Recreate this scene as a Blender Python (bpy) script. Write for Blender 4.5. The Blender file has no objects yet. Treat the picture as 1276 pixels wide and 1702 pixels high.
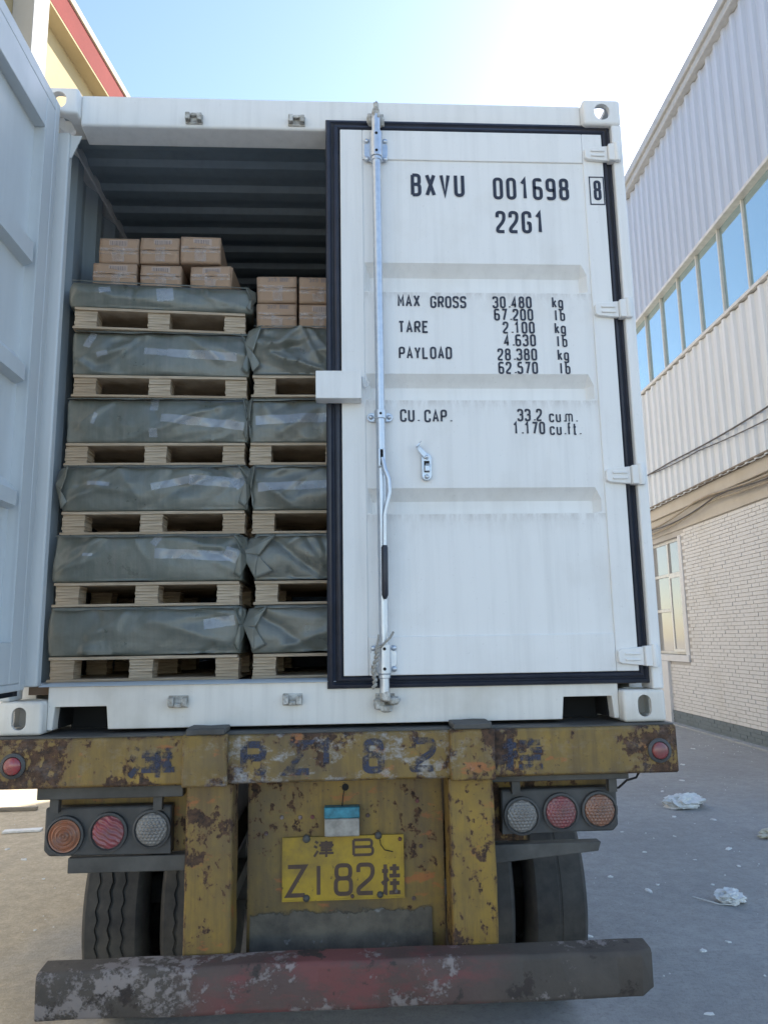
import bpy, bmesh, math, random
from mathutils import Vector, Matrix, noise as mnoise
R = math.radians
random.seed(7)
scene = bpy.context.scene
COL = scene.collection

# ------------------------------------------------------------------ camera
G = 1.42                                    # container underside above the ground
def camera():
    yaw, pit, roll = 0.0551478, 0.1689891, -0.0162366
    f = Vector((math.sin(yaw)*math.cos(pit), math.cos(yaw)*math.cos(pit), math.sin(pit)))
    r = Vector((math.cos(yaw), -math.sin(yaw), 0)); u = r.cross(f)
    c, s = math.cos(roll), math.sin(roll)
    r, u = c*r + s*u, -s*r + c*u
    m = Matrix((r, u, -f)).transposed().to_4x4()
    m.translation = Vector((0.02063, -2.83249, 0.31485 + G))
    cam = bpy.data.cameras.new('camera'); o = bpy.data.objects.new('camera', cam); COL.objects.link(o)
    o.matrix_world = m
    cam.sensor_fit = 'VERTICAL'; cam.sensor_height = 36; cam.lens = 36*1250.07/1702
    cam.clip_start = 0.05; cam.clip_end = 3000
    scene.camera = o
camera()

# ------------------------------------------------------------------ world, sun, exposure
SUN_AZ, SUN_EL = 40.0, 34.0                 # clockwise from +Y, above horizon
w = bpy.data.worlds.new('World'); scene.world = w; w.use_nodes = True
nt = w.node_tree
sky = nt.nodes.new('ShaderNodeTexSky'); sky.sky_type = 'NISHITA'; sky.sun_disc = False
sky.sun_elevation = R(SUN_EL); sky.sun_rotation = R(SUN_AZ)
sky.altitude = 0; sky.air_density = 1.0; sky.dust_density = 0.45; sky.ozone_density = 1.0
bg = nt.nodes['Background']; bg.inputs['Strength'].default_value = 0.10
nt.links.new(sky.outputs[0], bg.inputs['Color'])
sl = bpy.data.lights.new('sun', 'SUN'); sl.energy = 4.2; sl.angle = R(0.53); sl.color = (1.0, 0.95, 0.88)
so = bpy.data.objects.new('sun', sl); COL.objects.link(so)
sd = Vector((math.sin(R(SUN_AZ))*math.cos(R(SUN_EL)), math.cos(R(SUN_AZ))*math.cos(R(SUN_EL)), math.sin(R(SUN_EL))))
so.rotation_euler = sd.to_track_quat('Z', 'Y').to_euler(); so.location = (30, 40, 40)
scene.view_settings.view_transform = 'Standard'; scene.view_settings.look = 'None'
scene.view_settings.gamma = 1.0; scene.view_settings.use_curve_mapping = False
scene.view_settings.exposure = 1.82
scene.render.engine = 'CYCLES'
scene.cycles.use_denoising = True
try: scene.cycles.denoiser = 'OPENIMAGEDENOISE'
except Exception: pass
scene.cycles.max_bounces = 10; scene.cycles.diffuse_bounces = 5; scene.cycles.transparent_max_bounces = 12

# ------------------------------------------------------------------ mesh helpers
class MB:
    def __init__(s): s.v = []; s.f = []
    def add(s, vs, fs):
        b = len(s.v); s.v += [tuple(p) for p in vs]; s.f += [tuple(i+b for i in f) for f in fs]; return s
    def box(s, x0, x1, y0, y1, z0, z1):
        return s.add([(x0,y0,z0),(x1,y0,z0),(x1,y1,z0),(x0,y1,z0),(x0,y0,z1),(x1,y0,z1),(x1,y1,z1),(x0,y1,z1)],
                     [(3,2,1,0),(4,5,6,7),(0,1,5,4),(1,2,6,5),(2,3,7,6),(3,0,4,7)])
    def prism(s, poly, axis, a, b):
        """poly of 2-D points extruded along axis; axis 'x': (y,z), 'y': (x,z), 'z': (x,y)"""
        def P(p, t): return {'x': (t,p[0],p[1]), 'y': (p[0],t,p[1]), 'z': (p[0],p[1],t)}[axis]
        n = len(poly)
        vs = [P(p,a) for p in poly] + [P(p,b) for p in poly]
        fs = [tuple(range(n))[::-1], tuple(range(n,2*n))] + [(i,(i+1)%n,n+(i+1)%n,n+i) for i in range(n)]
        return s.add(vs, fs)
    def tube(s, path, r, n=8, cap=True):
        path = [Vector(p) for p in path]; m = len(path)
        rs = r if isinstance(r, (list,tuple)) else [r]*m
        vs = []; fs = []
        t0 = (path[1]-path[0]).normalized()
        up = Vector((0,0,1)) if abs(t0.z) < .9 else Vector((1,0,0))
        a = t0.cross(up).normalized()
        for i,p in enumerate(path):
            t = (path[min(i+1,m-1)]-path[max(i-1,0)]).normalized()
            a = (a - t*a.dot(t)).normalized(); b = t.cross(a)
            for k in range(n):
                q = 2*math.pi*k/n; vs.append(p + (a*math.cos(q)+b*math.sin(q))*rs[i])
        for i in range(m-1):
            for k in range(n):
                fs.append((i*n+k, i*n+(k+1)%n, (i+1)*n+(k+1)%n, (i+1)*n+k))
        if cap: fs += [tuple(range(n))[::-1], tuple((m-1)*n+k for k in range(n))]
        return s.add(vs, fs)
    def disc(s, c, r, y0, y1, n=24):
        """round prism along y"""
        return s.prism([(c[0]+r*math.cos(2*math.pi*k/n), c[1]+r*math.sin(2*math.pi*k/n)) for k in range(n)], 'y', y0, y1)
    def lathe_y(s, c, prof, n=28):
        """prof: (r, y) list turned round the y axis through (cx,cz)"""
        vs = []; fs = []; m = len(prof)
        for r_, y in prof:
            for k in range(n):
                q = 2*math.pi*k/n; vs.append((c[0]+r_*math.cos(q), y, c[1]+r_*math.sin(q)))
        for i in range(m-1):
            for k in range(n):
                fs.append((i*n+k,(i+1)*n+k,(i+1)*n+(k+1)%n,i*n+(k+1)%n))
        fs.append(tuple((m-1)*n+k for k in range(n)))
        return s.add(vs, fs)
    def grid(s, fn, nu, nv):
        vs = [fn(i/nu, j/nv) for j in range(nv+1) for i in range(nu+1)]
        fs = [(j*(nu+1)+i, j*(nu+1)+i+1, (j+1)*(nu+1)+i+1, (j+1)*(nu+1)+i) for j in range(nv) for i in range(nu)]
        return s.add(vs, fs)
    def mesh(s, name, off=(0,0,0), smooth=None, merge=False):
        me = bpy.data.meshes.new(name)
        me.from_pydata([(p[0]+off[0],p[1]+off[1],p[2]+off[2]) for p in s.v], [], s.f)
        bm = bmesh.new(); bm.from_mesh(me)
        if merge: bmesh.ops.remove_doubles(bm, verts=bm.verts, dist=1e-5)
        bmesh.ops.recalc_face_normals(bm, faces=bm.faces)
        bm.to_mesh(me); bm.free()
        if smooth:
            me.shade_smooth(); me.set_sharp_from_angle(angle=R(smooth))
        me.update(); return me

def link(name, me, mat, parent=None, bevel=0, solid=0, loc=None, rot=None):
    o = bpy.data.objects.new(name, me); COL.objects.link(o)
    if mat is not None and not me.materials: me.materials.append(mat)
    if parent is not None: o.parent = parent
    if loc is not None: o.location = loc
    if rot is not None: o.rotation_euler = rot
    if solid:
        md = o.modifiers.new('thickness', 'SOLIDIFY'); md.thickness = solid; md.offset = 0
    if bevel:
        md = o.modifiers.new('edge', 'BEVEL'); md.width = bevel; md.segments = 2; md.limit_method = 'ANGLE'; md.angle_limit = R(35)
    return o
def obj(name, mb, mat, parent=None, bevel=0, off=(0,0,0), smooth=None, merge=False, solid=0, loc=None, rot=None):
    return link(name, mb.mesh(name, off, smooth or (40 if bevel else None), merge), mat, parent, bevel, solid, loc, rot)
def thing(name, label, cat, loc=(0,0,0), rotz=0, group=None):
    o = bpy.data.objects.new(name, None); COL.objects.link(o); o.empty_display_size = .1
    o.location = loc; o.rotation_euler = (0,0,rotz)
    return tag(o, label, cat, group)
def tag(o, label, cat, group=None):
    o['label'] = label; o['category'] = cat
    if group: o['group'] = group
    return o
def struct(o): o['kind'] = 'structure'; return o
def stuff(o): o['kind'] = 'stuff'; return o

# ------------------------------------------------------------------ material helpers
class NT:
    def __init__(s, name):
        s.m = bpy.data.materials.new(name); s.m.use_nodes = True
        s.t = s.m.node_tree; s.b = s.t.nodes['Principled BSDF']; s.out = s.t.nodes['Material Output']
        s.tc = s.t.nodes.new('ShaderNodeTexCoord')
    def n(s, ty, **kw):
        nd = s.t.nodes.new(ty)
        for k,v in kw.items(): setattr(nd, k, v)
        return nd
    def put(s, sock, v):
        if isinstance(v, bpy.types.NodeSocket): s.t.links.new(v, sock)
        elif isinstance(v, (tuple,list)) and len(v) == 3 and sock.type == 'RGBA': sock.default_value = (*v,1)
        else: sock.default_value = v
    def vec(s, scale=(1,1,1), coord='Object', loc=(0,0,0)):
        mp = s.n('ShaderNodeMapping'); s.put(mp.inputs['Vector'], s.tc.outputs[coord])
        mp.inputs['Scale'].default_value = scale; mp.inputs['Location'].default_value = loc
        return mp.outputs[0]
    def noise(s, scale, detail=4, rough=.55, vec=None, dist=0):
        nd = s.n('ShaderNodeTexNoise'); s.put(nd.inputs['Vector'], vec if vec is not None else s.tc.outputs['Object'])
        nd.inputs['Scale'].default_value = scale; nd.inputs['Detail'].default_value = detail
        nd.inputs['Roughness'].default_value = rough; nd.inputs['Distortion'].default_value = dist
        return nd.outputs['Fac']
    def voro(s, scale, vec=None, out='Distance'):
        nd = s.n('ShaderNodeTexVoronoi'); s.put(nd.inputs['Vector'], vec if vec is not None else s.tc.outputs['Object'])
        nd.inputs['Scale'].default_value = scale; return nd.outputs[out]
    def ramp(s, fac, stops, interp='LINEAR'):
        nd = s.n('ShaderNodeValToRGB'); s.put(nd.inputs[0], fac); cr = nd.color_ramp; cr.interpolation = interp
        while len(cr.elements) < len(stops): cr.elements.new(.5)
        for e,(p,c) in zip(cr.elements, stops):
            e.position = p; e.color = (c,c,c,1) if isinstance(c,(int,float)) else (*c,1)
        return nd.outputs[0]
    def mix(s, fac, a, b, blend='MIX'):
        nd = s.n('ShaderNodeMix', data_type='RGBA', blend_type=blend)
        s.put(nd.inputs[0], fac); s.put(nd.inputs[6], a); s.put(nd.inputs[7], b); return nd.outputs[2]
    def math(s, op, a, b=0.0, clamp=False):
        nd = s.n('ShaderNodeMath', operation=op, use_clamp=clamp); s.put(nd.inputs[0], a); s.put(nd.inputs[1], b); return nd.outputs[0]
    def sep(s, coord='Object'):
        nd = s.n('ShaderNodeSeparateXYZ'); s.put(nd.inputs[0], s.tc.outputs[coord]); return nd.outputs
    def objrand(s):
        return s.n('ShaderNodeObjectInfo').outputs['Random']
    def bump(s, h, strength=.3, dist=.01):
        nd = s.n('ShaderNodeBump'); s.put(nd.inputs['Height'], h); nd.inputs['Strength'].default_value = strength
        nd.inputs['Distance'].default_value = dist; s.put(s.b.inputs['Normal'], nd.outputs[0]); return nd.outputs[0]
    def set(s, **kw):
        for k,v in kw.items(): s.put(s.b.inputs[k.replace('_',' ')], v)
        return s
def rgb(r,g,b): return (r,g,b)

def simple(name, col, rough=.5, metal=0, var=.12, scale=8, bump=0, bscale=60):
    k = NT(name); f = k.noise(scale, 5, .6)
    c = k.mix(k.ramp(f, [(.3,0),(.7,1)]), tuple(x*(1-var) for x in col), tuple(min(1,x*(1+var)) for x in col))
    k.set(Base_Color=c, Roughness=rough, Metallic=metal)
    if bump: k.bump(k.noise(bscale, 3, .6), bump, .004)
    return k.m

def m_white(name, col, rough=.42, dirt=.5, streak=.86):
    k = NT(name)
    st = k.noise(1, 4, .6, k.vec((26,26,1.3)))
    big = k.noise(3.2, 5, .6)
    c = k.mix(k.ramp(st, [(.45,0),(.78,1)]), col, tuple(x*streak for x in col))
    c = k.mix(k.math('MULTIPLY', k.ramp(big, [(.5,0),(.75,1)]), dirt), c, (col[0]*.78, col[1]*.76, col[2]*.72))
    sp = k.ramp(k.noise(90, 2, .5), [(.70,0),(.74,1)])
    c = k.mix(k.math('MULTIPLY', sp, .35*dirt), c, (.30,.27,.23))
    k.set(Base_Color=c, Roughness=k.ramp(big, [(.3,rough-.06),(.7,rough+.16)]))
    k.bump(k.math('ADD', k.noise(2.2,2,.5), k.math('MULTIPLY', k.noise(140,2,.6), .06)), .22, .012)
    return k.m

def m_yellow(name, grime=.5, scuff=0.0, rust=.5):
    """old mustard paint: dirt film, run-down streaks, chips to primer and rust, bare edges"""
    k = NT(name)
    base = k.mix(k.ramp(k.noise(4,6,.65),[(.35,0),(.7,1)]), (.35,.215,.028), (.215,.132,.028))
    film = k.ramp(k.noise(2.3,7,.68,k.vec((1,1,.7),loc=(7,2,1))), [(.36,0),(.68,1)])
    base = k.mix(k.math('MULTIPLY', film, grime), base, (.100,.075,.042))
    streak = k.ramp(k.noise(1,6,.7,k.vec((22,22,1.7))), [(.46,0),(.66,1)])
    base = k.mix(k.math('MULTIPLY', streak, .55), base, (.085,.055,.030))
    orange = k.ramp(k.noise(6.5,5,.65,k.vec((1,1,2.2),loc=(3,1,4))), [(.61,0),(.67,1)])
    base = k.mix(k.math('MULTIPLY', orange, .6), base, (.40,.115,.030))
    # edges rubbed bare
    bv = k.n('ShaderNodeBevel', samples=4); bv.inputs['Radius'].default_value = .016
    geo = k.n('ShaderNodeNewGeometry'); vm = k.n('ShaderNodeVectorMath', operation='DOT_PRODUCT')
    k.put(vm.inputs[0], bv.outputs[0]); k.put(vm.inputs[1], geo.outputs['Normal'])
    edge = k.ramp(vm.outputs['Value'], [(.75,1),(.995,0)])
    # chips: big patch mask broken up by finer noise so no two look alike
    big = k.noise(3.4,4,.6,k.vec((1,1,1),loc=(1,5,2)),.6); fin = k.noise(27,8,.74,k.vec((1,1,.8),loc=(4,5,2)))
    chip = k.math('ADD', k.math('MULTIPLY', big, .50), k.math('MULTIPLY', fin, .54))
    chip = k.math('ADD', chip, k.math('MULTIPLY', edge, .16))
    th = .625 - .06*rust
    ring = k.ramp(chip, [(th-.022,0),(th-.004,1)]); rm = k.ramp(chip, [(th,0),(th+.010,1)])
    base = k.mix(k.math('MULTIPLY', ring, .7), base, (.17,.085,.038))
    rc = k.mix(k.ramp(k.noise(46,5,.7),[(.35,0),(.65,1)]), (.028,.019,.015), (.115,.062,.036))
    base = k.mix(rm, base, rc)
    sm = k.ramp(k.noise(62,4,.65), [(.66,0),(.69,1)])
    base = k.mix(k.math('MULTIPLY', sm, .85), base, (.045,.028,.020))
    if scuff:
        x = k.sep()[0]
        win = k.ramp(k.math('ABSOLUTE', x), [(.34,1),(.50,.16)])
        ws = k.ramp(k.noise(15,9,.76,k.vec((.7,1,1),loc=(2,2,9))), [(.51,0),(.64,1)])
        base = k.mix(k.math('MULTIPLY', k.math('MULTIPLY', ws, win), scuff), base, (.40,.41,.42))
    k.set(Base_Color=base, Roughness=k.mix(rm, (.5,.5,.5), (.9,.9,.9)))
    h = k.math('SUBTRACT', k.math('MULTIPLY', k.noise(60,5,.65), .35), k.math('MULTIPLY', rm, .7))
    k.bump(h, .7, .004)
    return k.m

M = {}
M['white'] = m_white('white container paint', (.79,.785,.765), .42, .3, .90)
def m_doorpanel():
    m_ = m_white('white door panel paint', (.79,.785,.765), .42, .4, .90); k = NT('tmp'); bpy.data.materials.remove(k.m)
    k.m = m_; k.t = m_.node_tree; k.b = k.t.nodes['Principled BSDF']; k.tc = next(n_ for n_ in k.t.nodes if n_.type == 'TEX_COORD')
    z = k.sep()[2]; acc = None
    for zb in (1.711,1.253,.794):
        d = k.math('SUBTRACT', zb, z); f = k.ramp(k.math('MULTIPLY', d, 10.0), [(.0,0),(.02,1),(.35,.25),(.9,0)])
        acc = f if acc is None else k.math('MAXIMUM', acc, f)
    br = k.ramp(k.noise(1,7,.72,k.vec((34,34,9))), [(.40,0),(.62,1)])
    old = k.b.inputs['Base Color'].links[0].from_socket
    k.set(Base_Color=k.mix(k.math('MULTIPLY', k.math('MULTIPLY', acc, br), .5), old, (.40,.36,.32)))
    return m_
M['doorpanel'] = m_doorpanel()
M['sillwhite'] = m_white('scuffed white sill paint', (.76,.735,.68), .5, .8)
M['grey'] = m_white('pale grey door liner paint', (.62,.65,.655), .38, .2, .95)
M['inside'] = m_white('grey container liner paint', (.29,.345,.385), .5, .5)
M['gasket'] = simple('dark rubber gasket', (.022,.026,.040), .42, 0, .25, 12, .1, 90)
M['black'] = simple('black wire and hole shade', (.012,.012,.013), .8)  # also the painted shade in holes, slots, pockets and behind the window
M['ink'] = simple('dark navy lettering paint', (.022,.026,.045), .5, 0, .3, 60)
def m_galv():
    k = NT('galvanised steel'); f = k.noise(45,4,.65)
    k.set(Base_Color=k.mix(f,(.42,.46,.52),(.72,.76,.80)), Metallic=.75, Roughness=k.ramp(f,[(.3,.28),(.7,.48)]))
    k.bump(k.noise(120,3,.6),.12,.003); return k.m
M['galv'] = m_galv()
def m_cast():
    k = NT('painted rough cast steel'); f = k.noise(30,6,.7)
    k.set(Base_Color=k.mix(k.ramp(f,[(.42,0),(.62,1)]),(.30,.28,.24),(.62,.61,.57)), Roughness=.6); k.bump(k.noise(70,5,.65),.6,.006); return k.m
M['cast'] = m_cast()
def m_ply():
    k = NT('raw plywood'); z = k.sep()[2]
    lay = k.ramp(k.noise(1,3,.6,k.vec((6,6,210))),[(.30,0),(.62,1)])
    gr = k.noise(1,5,.6,k.vec((3,60,60)))
    c = k.mix(lay,(.25,.17,.10),(.70,.58,.43)); c = k.mix(k.math('MULTIPLY',k.ramp(gr,[(.4,0),(.7,1)]),.4),c,(.46,.36,.25))
    c = k.mix(k.math('MULTIPLY',k.objrand(),.6),c,(.38,.27,.165))
    k.set(Base_Color=c, Roughness=.75); k.bump(lay,.5,.004); return k.m
M['ply'] = m_ply()
def m_tarp():
    k = NT('woven grey green wrapping cloth')
    wv = k.n('ShaderNodeTexWave', wave_type='BANDS', bands_direction='X'); k.put(wv.inputs['Vector'],k.tc.outputs['Object']); wv.inputs['Scale'].default_value = 62
    wz = k.n('ShaderNodeTexWave', wave_type='BANDS', bands_direction='Z'); k.put(wz.inputs['Vector'],k.tc.outputs['Object']); wz.inputs['Scale'].default_value = 62
    weave = k.math('MULTIPLY', wv.outputs['Fac'], wz.outputs['Fac'])
    f = k.noise(7,5,.6); st = k.noise(1,3,.6,k.vec((70,20,2)))
    c = k.mix(k.ramp(f,[(.35,0),(.7,1)]),(.108,.122,.100),(.180,.192,.164))
    c = k.mix(k.math('MULTIPLY',k.ramp(st,[(.45,0),(.7,1)]),.45),c,(.20,.19,.165))
    c = k.mix(k.math('MULTIPLY',k.objrand(),.4),c,(.125,.120,.10))
    k.set(Base_Color=c, Roughness=k.ramp(f,[(.3,.24),(.7,.40)]))
    k.b.inputs['Specular IOR Level'].default_value = .75
    k.bump(k.math('ADD',k.math('MULTIPLY',weave,.12),k.math('MULTIPLY',k.noise(26,4,.6),.8)),.35,.006); return k.m
M['tarp'] = m_tarp()
def m_tape():
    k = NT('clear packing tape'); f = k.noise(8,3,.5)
    k.set(Base_Color=(.56,.60,.66), Roughness=.14, Alpha=k.ramp(f,[(.3,.26),(.7,.52)]))  # bluish base paints the sky's reflection into the clear tape
    k.b.inputs['Specular IOR Level'].default_value = 1.0
    k.bump(k.noise(20,3,.5),.2,.006); return k.m
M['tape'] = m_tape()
def m_cartape():
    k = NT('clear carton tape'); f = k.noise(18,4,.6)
    k.set(Base_Color=(.62,.54,.48), Roughness=.12, Alpha=k.ramp(f,[(.35,.10),(.7,.55)])); k.b.inputs['Specular IOR Level'].default_value = .9  # pale base paints the tape's glare into its colour
    k.bump(k.noise(40,4,.6),.4,.006); return k.m
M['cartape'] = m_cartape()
def m_card():
    k = NT('brown cardboard'); f = k.noise(6,4,.6); fl = k.noise(1,2,.5,k.vec((120,120,4)))
    c = k.mix(f,(.35,.225,.14),(.47,.32,.215)); c = k.mix(k.math('MULTIPLY',fl,.25),c,(.30,.19,.125))
    k.set(Base_Color=c, Roughness=.72); k.bump(k.noise(18,4,.6),.3,.006); return k.m
M['card'] = m_card()
M['label'] = simple('printed paper sticker', (.44,.33,.26), .5, 0, .1, 20)
M['print'] = simple('faded black print', (.22,.175,.16), .6, 0, .3, 60)
M['yellow'] = m_yellow('flaking mustard paint', .85, 0, 1.0)
M['yellow_beam'] = m_yellow('scuffed mustard beam paint', .9, .75, 1.0)
M['yellow_panel'] = m_yellow('grimy mustard panel paint', 1.0, 0, .35)
def m_panel_dirt():
    k = NT('dried grey mud'); f = k.noise(9,6,.65)
    c = k.mix(k.ramp(f,[(.4,0),(.65,1)]),(.145,.125,.095),(.075,.066,.055)); c = k.mix(k.math('MULTIPLY',k.ramp(k.noise(13,5,.6),[(.62,0),(.68,1)]),.5),c,(.33,.33,.32))
    edge = k.noise(14,6,.6); z = k.sep()[2]
    a = k.ramp(k.math('ADD',k.math('MULTIPLY',k.math('SUBTRACT',.80,z),6.0),k.math('MULTIPLY',edge,.5)),[(.40,0),(.47,1)])
    k.set(Base_Color=c, Roughness=.85, Alpha=a); k.bump(k.noise(35,5,.6),.6,.005); return k.m
M['mud'] = m_panel_dirt()
def m_bumper():
    k = NT('battered bumper paint'); x = k.sep()[0]
    c = k.mix(k.noise(7,6,.65),(.038,.033,.029),(.115,.095,.077))
    red = k.math('MULTIPLY',k.ramp(k.noise(5,8,.72,k.vec((.7,1,1.7),loc=(2,0,0))),[(.46,.25),(.56,1)]),k.ramp(k.math('ABSOLUTE',k.math('SUBTRACT',x,.02)),[(.36,1),(.58,0)]))
    c = k.mix(k.math('MULTIPLY',red,.72),c,(.20,.055,.052))
    pale = k.ramp(k.math('ADD',k.math('MULTIPLY',k.noise(3.6,4,.6,k.vec((1,1,1.2),loc=(5,1,8)),.5),.62),k.math('MULTIPLY',k.noise(26,9,.76),.42)),[(.560,0),(.59,1)])
    c = k.mix(k.math('MULTIPLY',pale,.7),c,(.30,.26,.245))
    dk = k.ramp(k.noise(9,7,.65,k.vec((1,1,1),loc=(9,1,3))),[(.60,0),(.64,1)])
    c = k.mix(dk,c,(.04,.03,.026))
    k.set(Base_Color=c, Roughness=.75); k.bump(k.math('ADD',k.noise(25,5,.65),k.math('MULTIPLY',pale,.5)),.6,.006); return k.m
M['bumper'] = m_bumper()
def m_wornink(name, col, lo=.40, hi=.56):
    k = NT(name); k.set(Base_Color=k.mix(k.noise(30,4,.6),col,tuple(min(1,c*2.2) for c in col)), Roughness=.7)
    k.set(Alpha=k.math('MULTIPLY',k.ramp(k.noise(24,7,.7),[(lo,0),(hi,1)]),.9)); return k.m
M['wornink'] = m_wornink('worn dark stencil paint', (.026,.030,.050), .42, .58)
M['wornink_faint'] = m_wornink('almost worn off stencil paint', (.022,.026,.045), .47, .60)
M['darkmetal'] = simple('dark dusty steel', (.075,.072,.066), .65, 0, .4, 7, .3, 50)
M['lamphouse'] = simple('dusty black lamp housing', (.062,.062,.062), .55, 0, .3, 9, .15, 70)
def m_lens(name, col):
    k = NT(name); d = k.noise(16,5,.65)
    c = k.mix(k.ramp(d,[(.35,.38),(.75,.85)]),col,(.115,.098,.085))
    k.set(Base_Color=c, Roughness=k.ramp(d,[(.35,.16),(.7,.45)])); k.b.inputs['Coat Weight'].default_value = .4; k.bump(k.noise(60,3,.6),.1,.003); return k.m
M['lens_orange'] = m_lens('orange ringed lens', (.50,.15,.05))
M['lens_orange_fl'] = m_lens('orange faceted lens', (.36,.13,.06))
M['lens_red'] = m_lens('red barred lens', (.42,.035,.065))
M['lens_red_fl'] = m_lens('red faceted lens', (.34,.035,.055))
M['lens_clear'] = m_lens('clear faceted lens', (.26,.26,.25))
M['marker'] = m_lens('red marker lens', (.45,.03,.045))
def m_plate():
    k = NT('dirty yellow number plate enamel')
    c = k.mix(k.ramp(k.noise(9,6,.7),[(.35,0),(.7,1)]),(.44,.29,.020),(.30,.19,.022))
    c = k.mix(k.math('MULTIPLY',k.ramp(k.noise(5,7,.7,k.vec((1,1,1),loc=(3,3,3))),[(.46,0),(.68,1)]),.7),c,(.13,.09,.04))
    c = k.mix(k.ramp(k.noise(44,5,.7),[(.64,0),(.68,.9)]),c,(.06,.035,.02))
    k.set(Base_Color=c, Roughness=.5); k.bump(k.noise(40,4,.6),.3,.003); return k.m
M['plate'] = m_plate()
M['plateink'] = m_wornink('dull brown plate lettering', (.055,.035,.025), .18, .30)
M['blue'] = simple('cyan plastic', (.035,.20,.27), .45, 0, .5, 30)
M['frost'] = simple('dirty clear plastic', (.33,.31,.275), .3, 0, .35, 25)
def m_tyre():
    k = NT('dusty tyre rubber'); f = k.noise(9,5,.6)
    c = k.mix(k.ramp(f,[(.35,0),(.7,1)]),(.036,.034,.032),(.085,.077,.066))
    k.set(Base_Color=c, Roughness=.8); k.bump(k.noise(55,4,.6),.25,.003); return k.m
M['tyre'] = m_tyre()
M['rim'] = simple('dull steel rim', (.12,.11,.10), .6, .3, .3, 8)
M['groove'] = simple('dark tyre groove', (.010,.010,.010), .9)

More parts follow.
